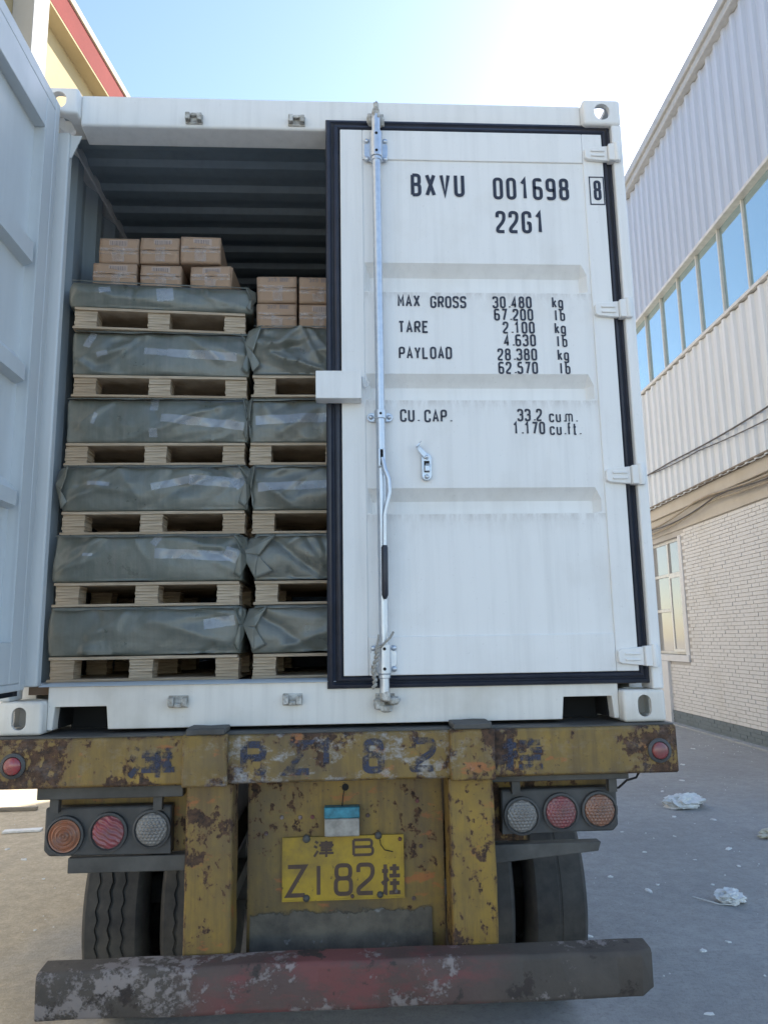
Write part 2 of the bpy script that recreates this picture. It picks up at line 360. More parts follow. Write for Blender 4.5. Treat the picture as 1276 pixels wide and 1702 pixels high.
# ------------------------------------------------------------------ stroke lettering
def rounded(pts, rad, closed=False, n=5):
    pts = [Vector(p) for p in pts]; out = []; m = len(pts)
    for i,p in enumerate(pts):
        if not closed and i in (0,m-1): out.append(p); continue
        a, b = pts[i-1], pts[(i+1)%m]
        da, db = (a-p), (b-p); r_ = min(rad, da.length*.5, db.length*.5)
        A, B = p+da.normalized()*r_, p+db.normalized()*r_
        for k in range(n+1):
            t = k/n; out.append(A*(1-t)**2 + p*2*t*(1-t) + B*t*t)
    return out
S = .3
GL = {  # glyph: strokes of (points, radius, closed) in a 1 x 1 cell
 '0': [([(0,0),(1,0),(1,1),(0,1)],S,1)], 'O': [([(0,0),(1,0),(1,1),(0,1)],S,1)],
 '1': [([(.12,.78),(.55,1),(.55,0)],0,0)], '2': [([(0,.74),(0,1),(1,1),(1,.58),(0,.16),(0,0),(1,0)],.28,0)],
 '3': [([(0,.8),(0,1),(1,1),(1,.53),(.35,.53)],.26,0),([(.35,.53),(1,.53),(1,0),(0,0),(0,.2)],.26,0)],
 '4': [([(.72,0),(.72,1),(0,.26),(1,.26)],0,0)], '5': [([(.95,1),(.08,1),(.05,.58),(1,.62),(1,0),(0,0),(0,.2)],.24,0)],
 '6': [([(.9,.9),(.9,1),(0,1),(0,0),(1,0),(1,.56),(0,.56)],.26,0)], '7': [([(0,1),(1,1),(.35,0)],0,0)],
 '8': [([(.04,.54),(.96,.54),(.96,1),(.04,1)],.26,1),([(0,0),(1,0),(1,.54),(0,.54)],.26,1)],
 '9': [([(.1,.1),(.1,0),(1,0),(1,1),(0,1),(0,.44),(1,.44)],.26,0)],
 'A': [([(0,0),(.5,1),(1,0)],0,0),([(.18,.3),(.82,.3)],0,0)],
 'B': [([(0,1),(.95,1),(.95,.53),(0,.53)],.36,0),([(0,.53),(1,.53),(1,0),(0,0)],.40,0),([(0,-.0),(0,1)],0,0)],
 'C': [([(1,.72),(1,1),(0,1),(0,0),(1,0),(1,.28)],S,0)], 'D': [([(0,1),(1,1),(1,0),(0,0)],S,0),([(0,0),(0,1)],0,0)],
 'E': [([(1,1),(0,1),(0,0),(1,0)],0,0),([(0,.53),(.8,.53)],0,0)],
 'G': [([(1,.74),(1,1),(0,1),(0,0),(1,0),(1,.46),(.55,.46)],.26,0)], 'L': [([(0,1),(0,0),(1,0)],0,0)],
 'M': [([(0,0),(0,1),(.5,.35),(1,1),(1,0)],0,0)],
 'P': [([(0,0),(0,1),(1,1),(1,.46),(0,.46)],.24,0)],
 'R': [([(0,0),(0,1),(1,1),(1,.48),(0,.48)],.24,0),([(.5,.48),(1,0)],0,0)],
 'S': [([(1,.78),(1,1),(0,1),(0,.56),(1,.5),(1,0),(0,0),(0,.22)],.26,0)],
 'T': [([(0,1),(1,1)],0,0),([(.5,1),(.5,0)],0,0)], 'U': [([(0,1),(0,0),(1,0),(1,1)],S,0)],
 'V': [([(0,1),(.5,0),(1,1)],0,0)], 'X': [([(0,0),(1,1)],0,0),([(0,1),(1,0)],0,0)],
 'Y': [([(0,1),(.5,.45),(1,1)],0,0),([(.5,.45),(.5,0)],0,0)], 'Z': [([(0,1),(1,1),(0,0),(1,0)],0,0)],
 '.': [([(.35,0),(.35,.09)],0,0)], ',': [([(.35,0),(.35,.10)],0,0)],
 'I': [([(.5,1),(.5,0)],0,0)],
 'k': [([(.05,0),(.05,1)],0,0),([(.9,.66),(.1,.28)],0,0),([(.35,.40),(.95,0)],0,0)],
 'g': [([(1,.66),(1,-.26),(0,-.26),(0,-.16)],.2,0),([(0,0),(1,0),(1,.66),(0,.66)],.24,1)],
 'l': [([(.4,1),(.4,0)],0,0)], 'b': [([(0,1),(0,0)],0,0),([(0,0),(1,0),(1,.66),(0,.66)],.24,0)],
 'c': [([(.95,.5),(.95,.66),(0,.66),(0,0),(.95,0),(.95,.16)],.24,0)],
 'u': [([(0,.66),(0,0),(1,0)],.24,0),([(1,.66),(1,0)],0,0)],
 'm': [([(0,0),(0,.66),(.6,.66),(.6,0)],.2,0),([(.6,.5),(.6,.66),(1.2,.66),(1.2,0)],.2,0)],
 'f': [([(.75,1),(.3,1),(.3,0)],.2,0),([(0,.62),(.7,.62)],0,0)],
 't': [([(.3,.95),(.3,0),(.75,0)],.2,0),([(0,.66),(.7,.66)],0,0)],
 '\u6d25': [([(.05,.97),(.2,.86)],0,0),([(0,.68),(.16,.57)],0,0),([(0,.02),(.2,.38)],0,0),([(.62,1),(.62,-.02)],0,0),([(.34,.87),(.88,.87),(.88,.57)],0,0),
            ([(.26,.72),(1,.72)],0,0),([(.34,.57),(.88,.57)],0,0),([(.34,.41),(.92,.41)],0,0),([(.26,.23),(1,.23)],0,0)],
 '\u6302': [([(.02,.77),(.36,.77)],0,0),([(.2,1),(.2,.02),(.08,.06)],0,0),([(0,.33),(.38,.50)],0,0),([(.44,.85),(.96,.85)],0,0),([(.70,1),(.70,.60)],0,0),
            ([(.42,.60),(1,.60)],0,0),([(.44,.34),(.96,.34)],0,0),([(.70,.50),(.70,.02)],0,0),([(.40,.02),(1,.02)],0,0)],
}
def stroke(mb, pts, th, place, closed=False):
    pts = [Vector(p) for p in pts]; q = [pts[0]]
    for p in pts[1:]:
        if (p-q[-1]).length > 1e-5: q.append(p)
    if closed and (q[0]-q[-1]).length < 1e-5: q.pop()
    m = len(q); vs = []
    for i,p in enumerate(q):
        if closed: a, b = q[i-1], q[(i+1)%m]
        else: a, b = q[max(i-1,0)], q[min(i+1,m-1)]
        d1 = (p-a) if (p-a).length > 1e-7 else (b-p); d2 = (b-p) if (b-p).length > 1e-7 else (p-a)
        d1 = d1.normalized(); d2 = d2.normalized()
        n1 = Vector((-d1.y,d1.x)); n2 = Vector((-d2.y,d2.x)); nn = n1+n2
        if nn.length < .3: nn = n1
        nn = nn.normalized(); k = 1/max(.45, nn.dot(n1))
        vs += [place(p+nn*th*.5*k), place(p-nn*th*.5*k)]
    fs = [(2*i,2*i+1,2*i+3,2*i+2) for i in range(m-1)]
    if closed: fs.append((2*m-2,2*m-1,1,0))
    mb.add(vs, fs)
def letters(text, x, z, h, wr, adv, th, y, mb=None, cw=1.0):
    """flat print in the xz plane; (x,z) lower left, h cap height, wr width/height, adv advance/height"""
    mb = mb or MB()
    lay = 0
    for ch in text:
        if ch != ' ':
            gw = (cw if ch in '\u6d25\u6302' else wr)*h; t = th*h
            for pts, rad, cl in GL[ch]:
                pp = [Vector((t/2+p[0]*(gw-t), t/2+p[1]*(h-t))) for p in pts]
                if rad: pp = rounded(pp, rad*h*.62, bool(cl))
                yy = y-.00022*(lay%10); lay += 1
                stroke(mb, pp, t, lambda p: (x+p.x, yy, z+p.y), bool(cl))
        x += adv*h*(.55 if ch in '.,' else 1.0)
    return mb

# ------------------------------------------------------------------ ground
def m_ground():
    k = NT('worn yard concrete'); x = k.sep()[0]
    f = k.noise(.9,6,.6); fine = k.noise(38,6,.7); grit = k.noise(150,3,.6)
    c = k.mix(k.ramp(f,[(.3,0),(.7,1)]),(.33,.318,.30),(.425,.412,.39))
    warm_bounce = k.mix(k.ramp(fine,[(.3,0),(.7,1)]),(.47,.375,.25),(.70,.585,.42))
    mask = k.ramp(k.math('ADD',k.math('MULTIPLY',x,-.30),k.math('MULTIPLY',k.noise(.7,5,.6),.9)),[(.66,0),(1.0,1)])  # warm light bounced onto the left ground, painted into its colour
    c = k.mix(k.ramp(fine,[(.30,.5),(.50,0)]),c,(.15,.148,.142))
    c = k.mix(k.ramp(k.noise(9,6,.7),[(.40,.38),(.62,0)]),c,(.22,.215,.205))
    c = k.mix(mask,c,k.mix(k.ramp(k.noise(9,6,.7),[(.38,.45),(.62,0)]),warm_bounce,(.30,.235,.155)))
    c = k.mix(k.ramp(grit,[(.58,0),(.70,.55)]),c,(.46,.46,.45))
    c = k.mix(k.ramp(k.noise(.35,4,.6,k.vec((1,.25,1),loc=(4,2,0))),[(.55,0),(.72,.45)]),c,(.13,.132,.14))
    k.set(Base_Color=c, Roughness=.9)
    k.bump(k.math('ADD',k.math('MULTIPLY',fine,.8),k.math('MULTIPLY',grit,.5)),.7,.012); return k.m
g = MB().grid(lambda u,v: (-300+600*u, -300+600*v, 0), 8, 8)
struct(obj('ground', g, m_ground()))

# ------------------------------------------------------------------ factory hall on the right
def m_brick(name, col, var=.16):
    k = NT(name); f = k.noise(4,5,.6); r_ = k.objrand()
    c = k.mix(f,tuple(x*(1-var) for x in col),col); c = k.mix(k.math('MULTIPLY',r_,.35),c,tuple(x*.84 for x in col))
    c = k.mix(k.math('MULTIPLY',k.ramp(k.noise(1.1,5,.65),[(.5,0),(.75,1)]),.45),c,(col[0]*.70,col[1]*.66,col[2]*.58))
    k.set(Base_Color=c, Roughness=.75); k.bump(k.noise(30,4,.6),.3,.004); return k.m
M['brick'] = m_brick('cream painted brick', (.75,.72,.685))
M['mortar'] = m_brick('cream painted mortar', (.50,.465,.43))
M['brickgrey'] = m_brick('grey painted brick', (.17,.20,.21))
M['render'] = m_brick('cream render', (.73,.71,.69))
M['band'] = m_brick('stained concrete band', (.56,.50,.42))
def m_clad(name, col):
    k = NT(name); st = k.noise(1,4,.6,k.vec((9,9,.5)))
    c = k.mix(k.ramp(st,[(.4,0),(.75,1)]),col,tuple(x*.84 for x in col)); c = k.mix(k.math('MULTIPLY',k.objrand(),.3),c,tuple(x*.9 for x in col))
    k.set(Base_Color=c, Roughness=.45); return k.m
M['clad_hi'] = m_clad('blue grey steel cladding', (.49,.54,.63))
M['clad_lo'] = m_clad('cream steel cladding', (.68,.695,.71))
M['trim'] = simple('grey steel trim', (.42,.42,.41), .5)
M['frame'] = simple('pale aluminium window frame', (.60,.57,.52), .4, .1)
def m_glass(name, col, metal):
    k = NT(name); f = k.noise(.8,3,.5)
    k.set(Base_Color=k.mix(f,tuple(x*.85 for x in col),col), Roughness=.06, Metallic=metal); k.b.inputs['Specular IOR Level'].default_value = .8
    k.bump(k.noise(1.2,2,.5),.06,.02); return k.m
M['glass'] = m_glass('sky reflecting window glass', (.42,.555,.58), .75)
M['glass_lo'] = m_glass('dusty window glass', (.34,.34,.335), .06)
M['soffit'] = simple('dark brown ledge underside', (.20,.16,.12), .8)  # one even dark brown for the underside of the cladding ledge

TH = R(2.718); OFF = 6.057; T0 = 4.8  # hall's unseen near end placed so sun reaches ground behind the camera
tv = Vector((math.sin(TH), math.cos(TH), 0)); nv = Vector((math.cos(TH), -math.sin(TH), 0))
hall = thing('factory_hall', 'tall factory hall with cream brick base, window strip and ribbed cladding right of the container', 'building', nv*OFF + tv*T0, -TH)
LEN = 13.9  # unseen far end placed to let sun onto the ground strip at left
W0, W1, WZ0, WZ1 = 11.9-T0, 13.75-T0, 1.36, 3.68       # ground floor window opening
wb = MB()
wb.box(.012,.32, 0,W0, 0,3.78).box(.012,.32, W1,LEN, 0,3.78).box(.012,.32, W0,W1, 0,WZ0).box(.012,.32, W0,W1, WZ1,3.78)
wall = obj('brick_wall', wb, M['mortar'], hall)
# bricks: the nearest ones singly, the others joined
bh, bl, jt = .054, .228, .011
me_b = MB().box(0,.10, 0,bl, 0,bh).mesh('brick'); me_b.materials.append(M['brick'])
me_g = MB().box(-.012,.10, 0,bl, 0,bh).mesh('brick'); me_g.materials.append(M['brickgrey'])
cells = []
for c in range(58):
    z = .004 + c*(bh+jt)
    if z+bh > 3.78: break
    y = 2.4 - ((c%2)*.5)*(bl+jt)
    while y < 13.2-T0+2.6:
        if not (y+bl > W0-.16 and y < W1+.16 and z+bh > WZ0-.14 and z < WZ1+.10):
            cells.append((y, z, c))
        y += bl+jt
def seen(q):       # how near the photo's right edge and how close: the first in this order show largest
    return abs(q[0]-(8.9-T0)) + (3 if q[0] < 8.35-T0 else 0)
cells.sort(key=seen)
rest = MB(); restg = MB()
for i,(y,z,c) in enumerate(cells):
    grey = z < .24
    j = random.uniform(-.0035,.0035)
    if i < 295:
        o = bpy.data.objects.new('brick', me_g if grey else me_b); COL.objects.link(o); o.parent = wall; o.location = (j, y, z)
    else:
        (restg if grey else rest).box(j-(.012 if grey else 0),.05, y,y+bl, z,z+bh)
stuff(obj('bricks', rest, M['brick'], wall)); stuff(obj('plinth_bricks', restg, M['brickgrey'], wall))
obj('plinth_backing', MB().box(-.004,.014, 0,LEN, 0,.25), M['brickgrey'], hall)
# plain rendered margin, pier under the window
obj('window_surround', MB().box(-.012,.2, W0-.15,W0, WZ0-.13,WZ1).box(-.030,.2, W0-.15,W1+.15, WZ0-.13,WZ0).box(-.012,.2, W1,W1+.15, WZ0,WZ1), M['render'], hall, .004)
obj('wall_pier', MB().box(-.06,.1, 12.78-T0,13.35-T0, .0,WZ0-.132), M['render'], hall, .006)
win = obj('window', MB().box(.10,.16, W0,W0+.05, WZ0,WZ1).box(.10,.16, W1-.05,W1, WZ0,WZ1).box(.10,.16, W0+.05,W1-.05, WZ0,WZ0+.06).box(.10,.16, W0+.05,W1-.05, WZ1-.06,WZ1)
          .box(.095,.155, 12.70-T0,12.76-T0, WZ0+.06,WZ1-.06).box(.097,.152, W0+.05,W1-.05, 2.94,3.00).box(.097,.152, 12.76-T0,W1-.05, 2.22,2.28), M['frame'], hall, .004)
sash = obj('sash', MB().box(.06,.094, 12.05-T0,12.11-T0, WZ0+.05,2.95).box(.06,.094, 12.60-T0,12.66-T0, WZ0+.05,2.95).box(.06,.094, 12.11-T0,12.60-T0, WZ0+.05,WZ0+.11).box(.06,.094, 12.11-T0,12.60-T0, 2.89,2.95), M['frame'], win, .004)
for (a,b,c,d,x) in ((12.11,12.60,WZ0+.11,2.89,.075),(11.95,12.70,WZ0+.06,2.94,.125),(11.95,12.70,3.0,WZ1-.06,.125),(12.76,13.70,WZ0+.06,2.22,.125),(12.76,13.70,2.28,2.94,.125),(12.76,13.70,3.0,WZ1-.06,.125)):
    obj('pane', MB().box(x,x+.006, a-T0,b-T0, c,d), M['glass_lo'], win)
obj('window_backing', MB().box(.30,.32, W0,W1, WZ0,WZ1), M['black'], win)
# concrete band and overhang
obj('concrete_band', MB().box(-.03,.3, 0,LEN, 3.782,4.14).box(-.09,.3, 0,LEN, 4.142,4.37), M['band'], hall, .008)
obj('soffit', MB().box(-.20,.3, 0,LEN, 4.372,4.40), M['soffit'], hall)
def sheet(x0, y0, z0, z1):
    prof = []; p = .30
    for k in range(3):
        y = y0+k*p
        prof += [(x0,y),(x0,y+.16),(x0-.04,y+.195),(x0-.04,y+.265)]
    prof.append((x0,y0+.9))
    mb = MB(); n = len(prof); th = .004
    vs = [(a,b,z) for z in (z0,z1) for (a,b) in prof] + [(a+th,b,z) for z in (z0,z1) for (a,b) in prof]
    fs = [(i,i+1,n+i+1,n+i) for i in range(n-1)] + [(2*n+i+1,2*n+i,3*n+i,3*n+i+1) for i in range(n-1)] + [(i+1,i,2*n+i,2*n+i+1) for i in range(n-1)] + [(n+i,n+i+1,3*n+i+1,3*n+i) for i in range(n-1)]
    return mb.add(vs, fs)
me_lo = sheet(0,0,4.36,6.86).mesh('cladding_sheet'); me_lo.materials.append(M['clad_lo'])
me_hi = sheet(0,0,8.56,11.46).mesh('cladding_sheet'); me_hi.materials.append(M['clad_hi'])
k = 0; y = .2
while y + .9 < LEN:
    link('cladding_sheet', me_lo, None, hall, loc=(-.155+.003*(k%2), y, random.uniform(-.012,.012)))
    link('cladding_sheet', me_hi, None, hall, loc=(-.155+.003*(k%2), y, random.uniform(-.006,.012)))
    y += .9; k += 1
obj('hall_wall', MB().box(-.13,.3, .02,LEN-.02, 4.402,6.90).box(-.13,.3, .02,LEN-.02, 8.52,11.5), M['trim'], hall)
strip = obj('window_strip', MB().box(-.22,-.02, 0,LEN, 6.872,6.93).box(-.22,-.02, 0,LEN, 8.49,8.55), M['frame'], hall, .006)
gl = MB().box(-.09,-.08, 0,.825, 6.93,8.49).mesh('pane'); gl.materials.append(M['glass'])
mu = MB().box(-.13,-.06, 0,.036, 6.93,8.49).mesh('mullion'); mu.materials.append(M['frame'])
t = 13.21 - .87*9 - T0
while t < LEN-1:
    if t > .05:
        link('mullion', mu, None, strip, .004, loc=(0,t,0))
        link('pane', gl, None, strip, loc=(random.uniform(-.004,.004), t+.0415, 0), rot=(0,0,random.uniform(-.006,.006)))
    t += .87
obj('room_backing', MB().box(.1,.12, .05,LEN-.05, 6.9,8.52), M['trim'], hall)
obj('eave_trim', MB().box(-.34,-.02, -.1,LEN, 11.62,11.80).box(-.29,-.02, -.1,LEN, 11.47,11.618), M['trim'], hall, .01)
obj('roof', MB().prism([(-.30,11.81),(12,13.2),(24.4,11.81),(24.4,11.7),(-.3,11.7)], 'y', -.1, LEN), M['trim'], hall)
obj('end_wall', MB().box(.32,24, .02,.30, 0,11.69).box(.32,24, LEN-.3,LEN-.02, 0,11.69).box(23.7,24, .3,LEN-.3, 0,11.69), M['render'], hall)
struct(obj('kerb_strip', MB().box(-.16,-.013, 0,LEN, 0,.025), simple('pale cement strip', (.36,.36,.35), .9, 0, .2, 6, .4, 40), None, loc=nv*OFF+tv*T0, rot=(0,0,-TH)))
# cables slung along the wall
def cable(label, pts, r, mat, nseg=26, sag=0):
    P = [Vector(p) for p in pts]; path = []
    for i in range(nseg+1):
        u = i/nseg*(len(P)-1); a = min(int(u), len(P)-2); f = u-a
        p = P[a].lerp(P[a+1], f); p.z -= sag*4*f*(1-f); path.append(p)
    o = obj('cable', MB().tube([p - Vector((0,0,0)) for p in path], r, 6), mat, None, loc=nv*OFF+tv*T0, rot=(0,0,-TH), smooth=60)
    return tag(o, label, 'cable', 'cables along the factory hall')
M['cable'] = simple('weathered cable', (.10,.085,.07), .6); M['cable_lt'] = simple('sun bleached cable', (.42,.34,.24), .6)
cable('thin dark cable stretched across the cream cladding, higher than the other cables', [(-.22,2,5.02),(-.22,6.5,5.06),(-.22,10.3,5.24),(-.22,20,5.35)], .014, M['cable'], sag=.05)
cable('thin dark cable branching just below the highest cable on the cladding', [(-.215,2,4.80),(-.215,5.3,4.96),(-.215,8,5.09)], .010, M['cable'], sag=.03)
cable('thick pale cable sagging under the cladding, lowest of its bundle', [(-.12,1,4.02),(-.12,5.2,4.05),(-.12,8.6,3.86),(-.12,12.4,3.90),(-.12,20,4.1)], .022, M['cable_lt'], sag=.07)
cable('thick pale cable sagging under the cladding, topmost of its bundle', [(-.13,1,4.14),(-.13,5.6,4.18),(-.13,9.2,3.98),(-.13,12.8,4.02),(-.13,20,4.2)], .020, M['cable_lt'], sag=.10)
cable('thin dark cable in the middle of the bundle under the cladding', [(-.15,1,4.08),(-.15,4.8,4.10),(-.15,8.0,3.93),(-.15,13.4,3.93),(-.15,20,4.1)], .013, M['cable'], sag=.09)

# ------------------------------------------------------------------ yellow building on the left
def m_stucco(name, col):
    k = NT(name); f = k.noise(.9,6,.6)
    c = k.mix(k.ramp(f,[(.35,0),(.7,1)]),col,tuple(x*.86 for x in col)); k.set(Base_Color=c, Roughness=.9); k.b.inputs['Specular IOR Level'].default_value = .1; k.bump(k.noise(18,5,.6),.3,.01); return k.m
THL = R(7.4); OFL = -6.841
tl = Vector((math.sin(THL), math.cos(THL), 0)); nl = Vector((math.cos(THL), -math.sin(THL), 0))
T0 = 3.0
yb = thing('yellow_building', 'sunlit yellow rendered building with a red eave fascia behind the open door', 'building', nl*OFL + tl*T0, -THL)
M['stucco'] = m_stucco('yellow render', (.43,.345,.20)); M['pale'] = m_stucco('pale render', (.50,.49,.465)); M['red'] = m_stucco('red painted fascia', (.21,.045,.04)); M['cream'] = m_stucco('cream roof edge', (.50,.43,.33))
obj('wall', MB().box(-9,0, -14,32, 9.6,13.9), M['stucco'], yb)
obj('bounce_wall', MB().box(-9,.03, -14,32, 0,9.598), M['pale'], yb)  # unseen pale lower part, made up to bounce neutral fill light
for t in (8.23-T0-11, 8.23-T0-5.5, 8.23-T0, 8.23-T0+5.5, 8.23-T0+11, 8.23-T0+16.5):
    obj('pier', MB().box(.002,.40, t,t+.48, 0,13.52), M['pale'], yb, .01)
obj('soffit', MB().box(.002,.30, -14.2,32.2, 13.52,13.565), M['stucco'], yb)
obj('fascia', MB().box(.26,.302, -14.2,32.2, 13.57,14.16), M['red'], yb, .006)
obj('roof_edge', MB().box(.0,.34, -14.2,32.2, 14.163,14.33), M['cream'], yb, .01)
obj('roof', MB().prism([(.26,14.34),(-4.5,15.6),(-9.3,14.34),(-9.3,13.91),(.26,13.91)], 'y', -14.2, 32.2), M['red'], yb)

# ------------------------------------------------------------------ shipping container
cont = thing('shipping_container', 'white steel shipping container with its left door swung open, standing on the trailer', 'container', (0,0,G))
def boolean(me, cutters):
    o = bpy.data.objects.new('tmp', me); COL.objects.link(o); cs = []
    for c in cutters:
        co = bpy.data.objects.new('tmpc', c.mesh('tmpc')); COL.objects.link(co); cs.append(co)
        md = o.modifiers.new('b','BOOLEAN'); md.operation = 'DIFFERENCE'; md.object = co; md.solver = 'EXACT'
    dg = bpy.context.evaluated_depsgraph_get(); dg.update()
    out = bpy.data.meshes.new_from_object(o.evaluated_get(dg))
    for c in cs: bpy.data.objects.remove(c)
    bpy.data.objects.remove(o); return out
def oval(cx, cz, hw, hh, n=8):
    r_ = min(hw,hh); pts = []
    for k in range(4*n):
        q = 2*math.pi*(k+.5)/(4*n); c, s_ = math.cos(q), math.sin(q)
        pts.append((cx+c*r_+math.copysign(hw-r_,c), cz+s_*r_+math.copysign(hh-r_,s_)))
    return pts
def casting_mesh(hw, hh):
    b = bmesh.new(); bmesh.ops.create_cube(b, size=1, matrix=Matrix.Diagonal((.162,.178,.118,1)))
    bmesh.ops.bevel(b, geom=list(b.edges), offset=.013, segments=3, profile=.5, affect='EDGES')
    me = bpy.data.meshes.new('corner_casting'); b.to_mesh(me); b.free()
    me = boolean(me, [MB().box(-.062,.062,-.070,.070,-.040,.040), MB().prism(oval(0,0,hw,hh),'y',-.12,.0), MB().prism(oval(0,0,hw,hh),'x',-.12,.12), MB().prism(oval(0,0,.036,.058),'z',-.09,.09)])
    me.name = 'corner_casting'; me.shade_smooth(); me.set_sharp_from_angle(angle=R(40)); return me
cm_b = casting_mesh(.0255,.0400); cm_t = casting_mesh(.033,.038); cm_b.materials.append(M['sillwhite']); cm_t.materials.append(M['white'])
for sx in (-1,1):
    for (y,rz) in ((.089,0),(6.058-.089,math.pi)):
        link('corner_casting', cm_b, None, cont, loc=(sx*1.138, y, .059), rot=(0,0,rz)); link('corner_casting', cm_t, None, cont, loc=(sx*1.138, y, 2.532), rot=(0,0,rz))
for sx in (-1,1):
    def bx(mb, a, b, *r): return mb.box(min(sx*a,sx*b), max(sx*a,sx*b), *r)
    post = MB(); bx(post,1.176,1.219,.004,.12,.119,2.472); bx(post,1.112,1.1755,.078,.12,.165,2.44); bx(post,1.128,1.150,.1205,.16,.168,2.43)
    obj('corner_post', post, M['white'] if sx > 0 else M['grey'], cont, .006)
    fp = MB(); bx(fp,1.08,1.219,5.92,6.05,.119,2.472); obj('corner_post', fp, M['white'], cont, .006)
    rl = MB(); bx(rl,1.160,1.215,.18,5.88,2.50,2.56); obj('top_rail', rl, M['white'], cont, .004)
    rb = MB(); bx(rb,1.150,1.212,.18,5.88,.03,.17); obj('bottom_rail', rb, M['white'], cont, .004)
    # corrugated side wall with a small vent of four holes high up near the doors (left side)
    ys = []; y = .20; prof = []
    while y < 5.88:
        prof += [(y,0),(y+.07,0),(y+.138,.036),(y+.208,.036)]; y += .276
    prof.append((5.90,0))
    sw = MB(); holes = [2.345,2.362,2.379,2.396] if sx < 0 else []
    for (a,da),(b,db) in zip(prof, prof[1:]):
        x0, x1 = sx*(1.204-da), sx*(1.204-db)
        if holes and a <= .71 and b > .71:
            ym0, ym1 = .706, .716
            f0, f1 = (ym0-a)/(b-a), (ym1-a)/(b-a); xa, xb = x0+(x1-x0)*f0, x0+(x1-x0)*f1
            sw.add([(x0,a,.17),(xa,ym0,.17),(xa,ym0,2.50),(x0,a,2.50)],[(0,1,2,3)]); sw.add([(xb,ym1,.17),(x1,b,.17),(x1,b,2.50),(xb,ym1,2.50)],[(0,1,2,3)])
            zc = .17
            for hz in holes+[2.50]:
                sw.add([(xa,ym0,zc),(xb,ym1,zc),(xb,ym1,hz),(xa,ym0,hz)],[(0,1,2,3)]); zc = hz+.009
        else: sw.add([(x0,a,.17),(x1,b,.17),(x1,b,2.50),(x0,a,2.50)],[(0,1,2,3)])
    obj('side_wall', sw, M['inside'], cont, merge=True, solid=.002)
# roof with ribs across
prof = [(.10,2.555)]; y = .22
while y < 5.8:
    prof += [(y,2.555),(y+.03,2.535),(y+.10,2.535),(y+.13,2.555)]; y += .195
prof.append((5.95,2.555))
rf = MB()
for (a,za),(b,zb) in zip(prof, prof[1:]): rf.add([(-1.165,a,za),(1.165,a,za),(1.165,b,zb),(-1.165,b,zb)],[(0,1,2,3)])
obj('roof', rf, M['inside'], cont, merge=True, solid=.002)
obj('floor', MB().box(-1.149,1.149,.10,5.92,.135,.166), simple('worn plywood floor', (.16,.10,.06), .7), cont)
obj('front_wall', MB().box(-1.08,1.08,5.95,6.0,.17,2.50), M['inside'], cont)
# door header and sill
hd = MB().prism([(.040,2.585),(.040,2.462),(.046,2.450),(.060,2.446),(.150,2.432),(.150,2.580)], 'x', -1.057, 1.057)
obj('door_header', hd, M['white'], cont, .005)
obj('gusset', MB().prism([(-1.1115,2.432),(-1.065,2.432),(-1.104,2.33),(-1.1115,2.33)], 'y', .088, .094), M['grey'], cont)
sill = MB().prism([(-1.056,.166),(-1.056,.012),(-1.036,.012),(-1.030,.094),(-.846,.094),(-.838,.012),(.838,.012),(.846,.094),(1.030,.094),(1.036,.012),(1.056,.012),(1.056,.166)], 'y', .044, .10)
obj('door_sill', sill, M['sillwhite'], cont, .003)
obj('sill_plate', MB().prism([(.030,.1665),(.044,.172),(.16,.176),(.16,.168),(.044,.1665)], 'x', -1.09, 1.09), M['grey'], cont, .002)
for s_ in (-1,1):
    pk = MB(); a, b = sorted((s_*.846, s_*1.03))
    pk.box(a-.006,a, .101,.9, .014,.10).box(b,b+.006, .101,.9, .014,.10).box(a,b, .101,.9, .094,.10).box(a-.006,b+.006, .24,.246, -.0005,.10)
    obj('fork_pocket', pk, M['black'], cont)  # black lining and end plate put in for the pocket's shade
obj('cross_member', MB().box(-1.14,1.14,.28,.30,.002,.13).box(-1.14,1.14,.9,.94,.02,.13).box(-1.14,1.14,1.6,1.64,.02,.13), M['white'], cont)  # foremost one added to block the sunlit ground seen through the pockets
# cam keepers on header and sill
def keeper(x, z, up, y=.040):
    mb = MB().box(x-.036,x+.036, y-.006,y+.002, z-.022,z+.022)
    mb.box(x-.034,x-.014, y-.030,y-.0055, z-.016,z+.016).box(x+.014,x+.034, y-.030,y-.0055, z-.018,z+.014)
    mb.box(x-.0135,x+.0135, y-.020,y-.0055, z+(.006 if up else -.020),z+(.020 if up else -.006))
    obj('cam_keeper', mb, M['cast'], cont, .003)
for x in (-.590,-.163): keeper(x, 2.482, True)
for x in (-.586,-.170): keeper(x, .105, False, .044)
keeper(.169, 2.492, True, .040); keeper(.172, .098, False, .044)

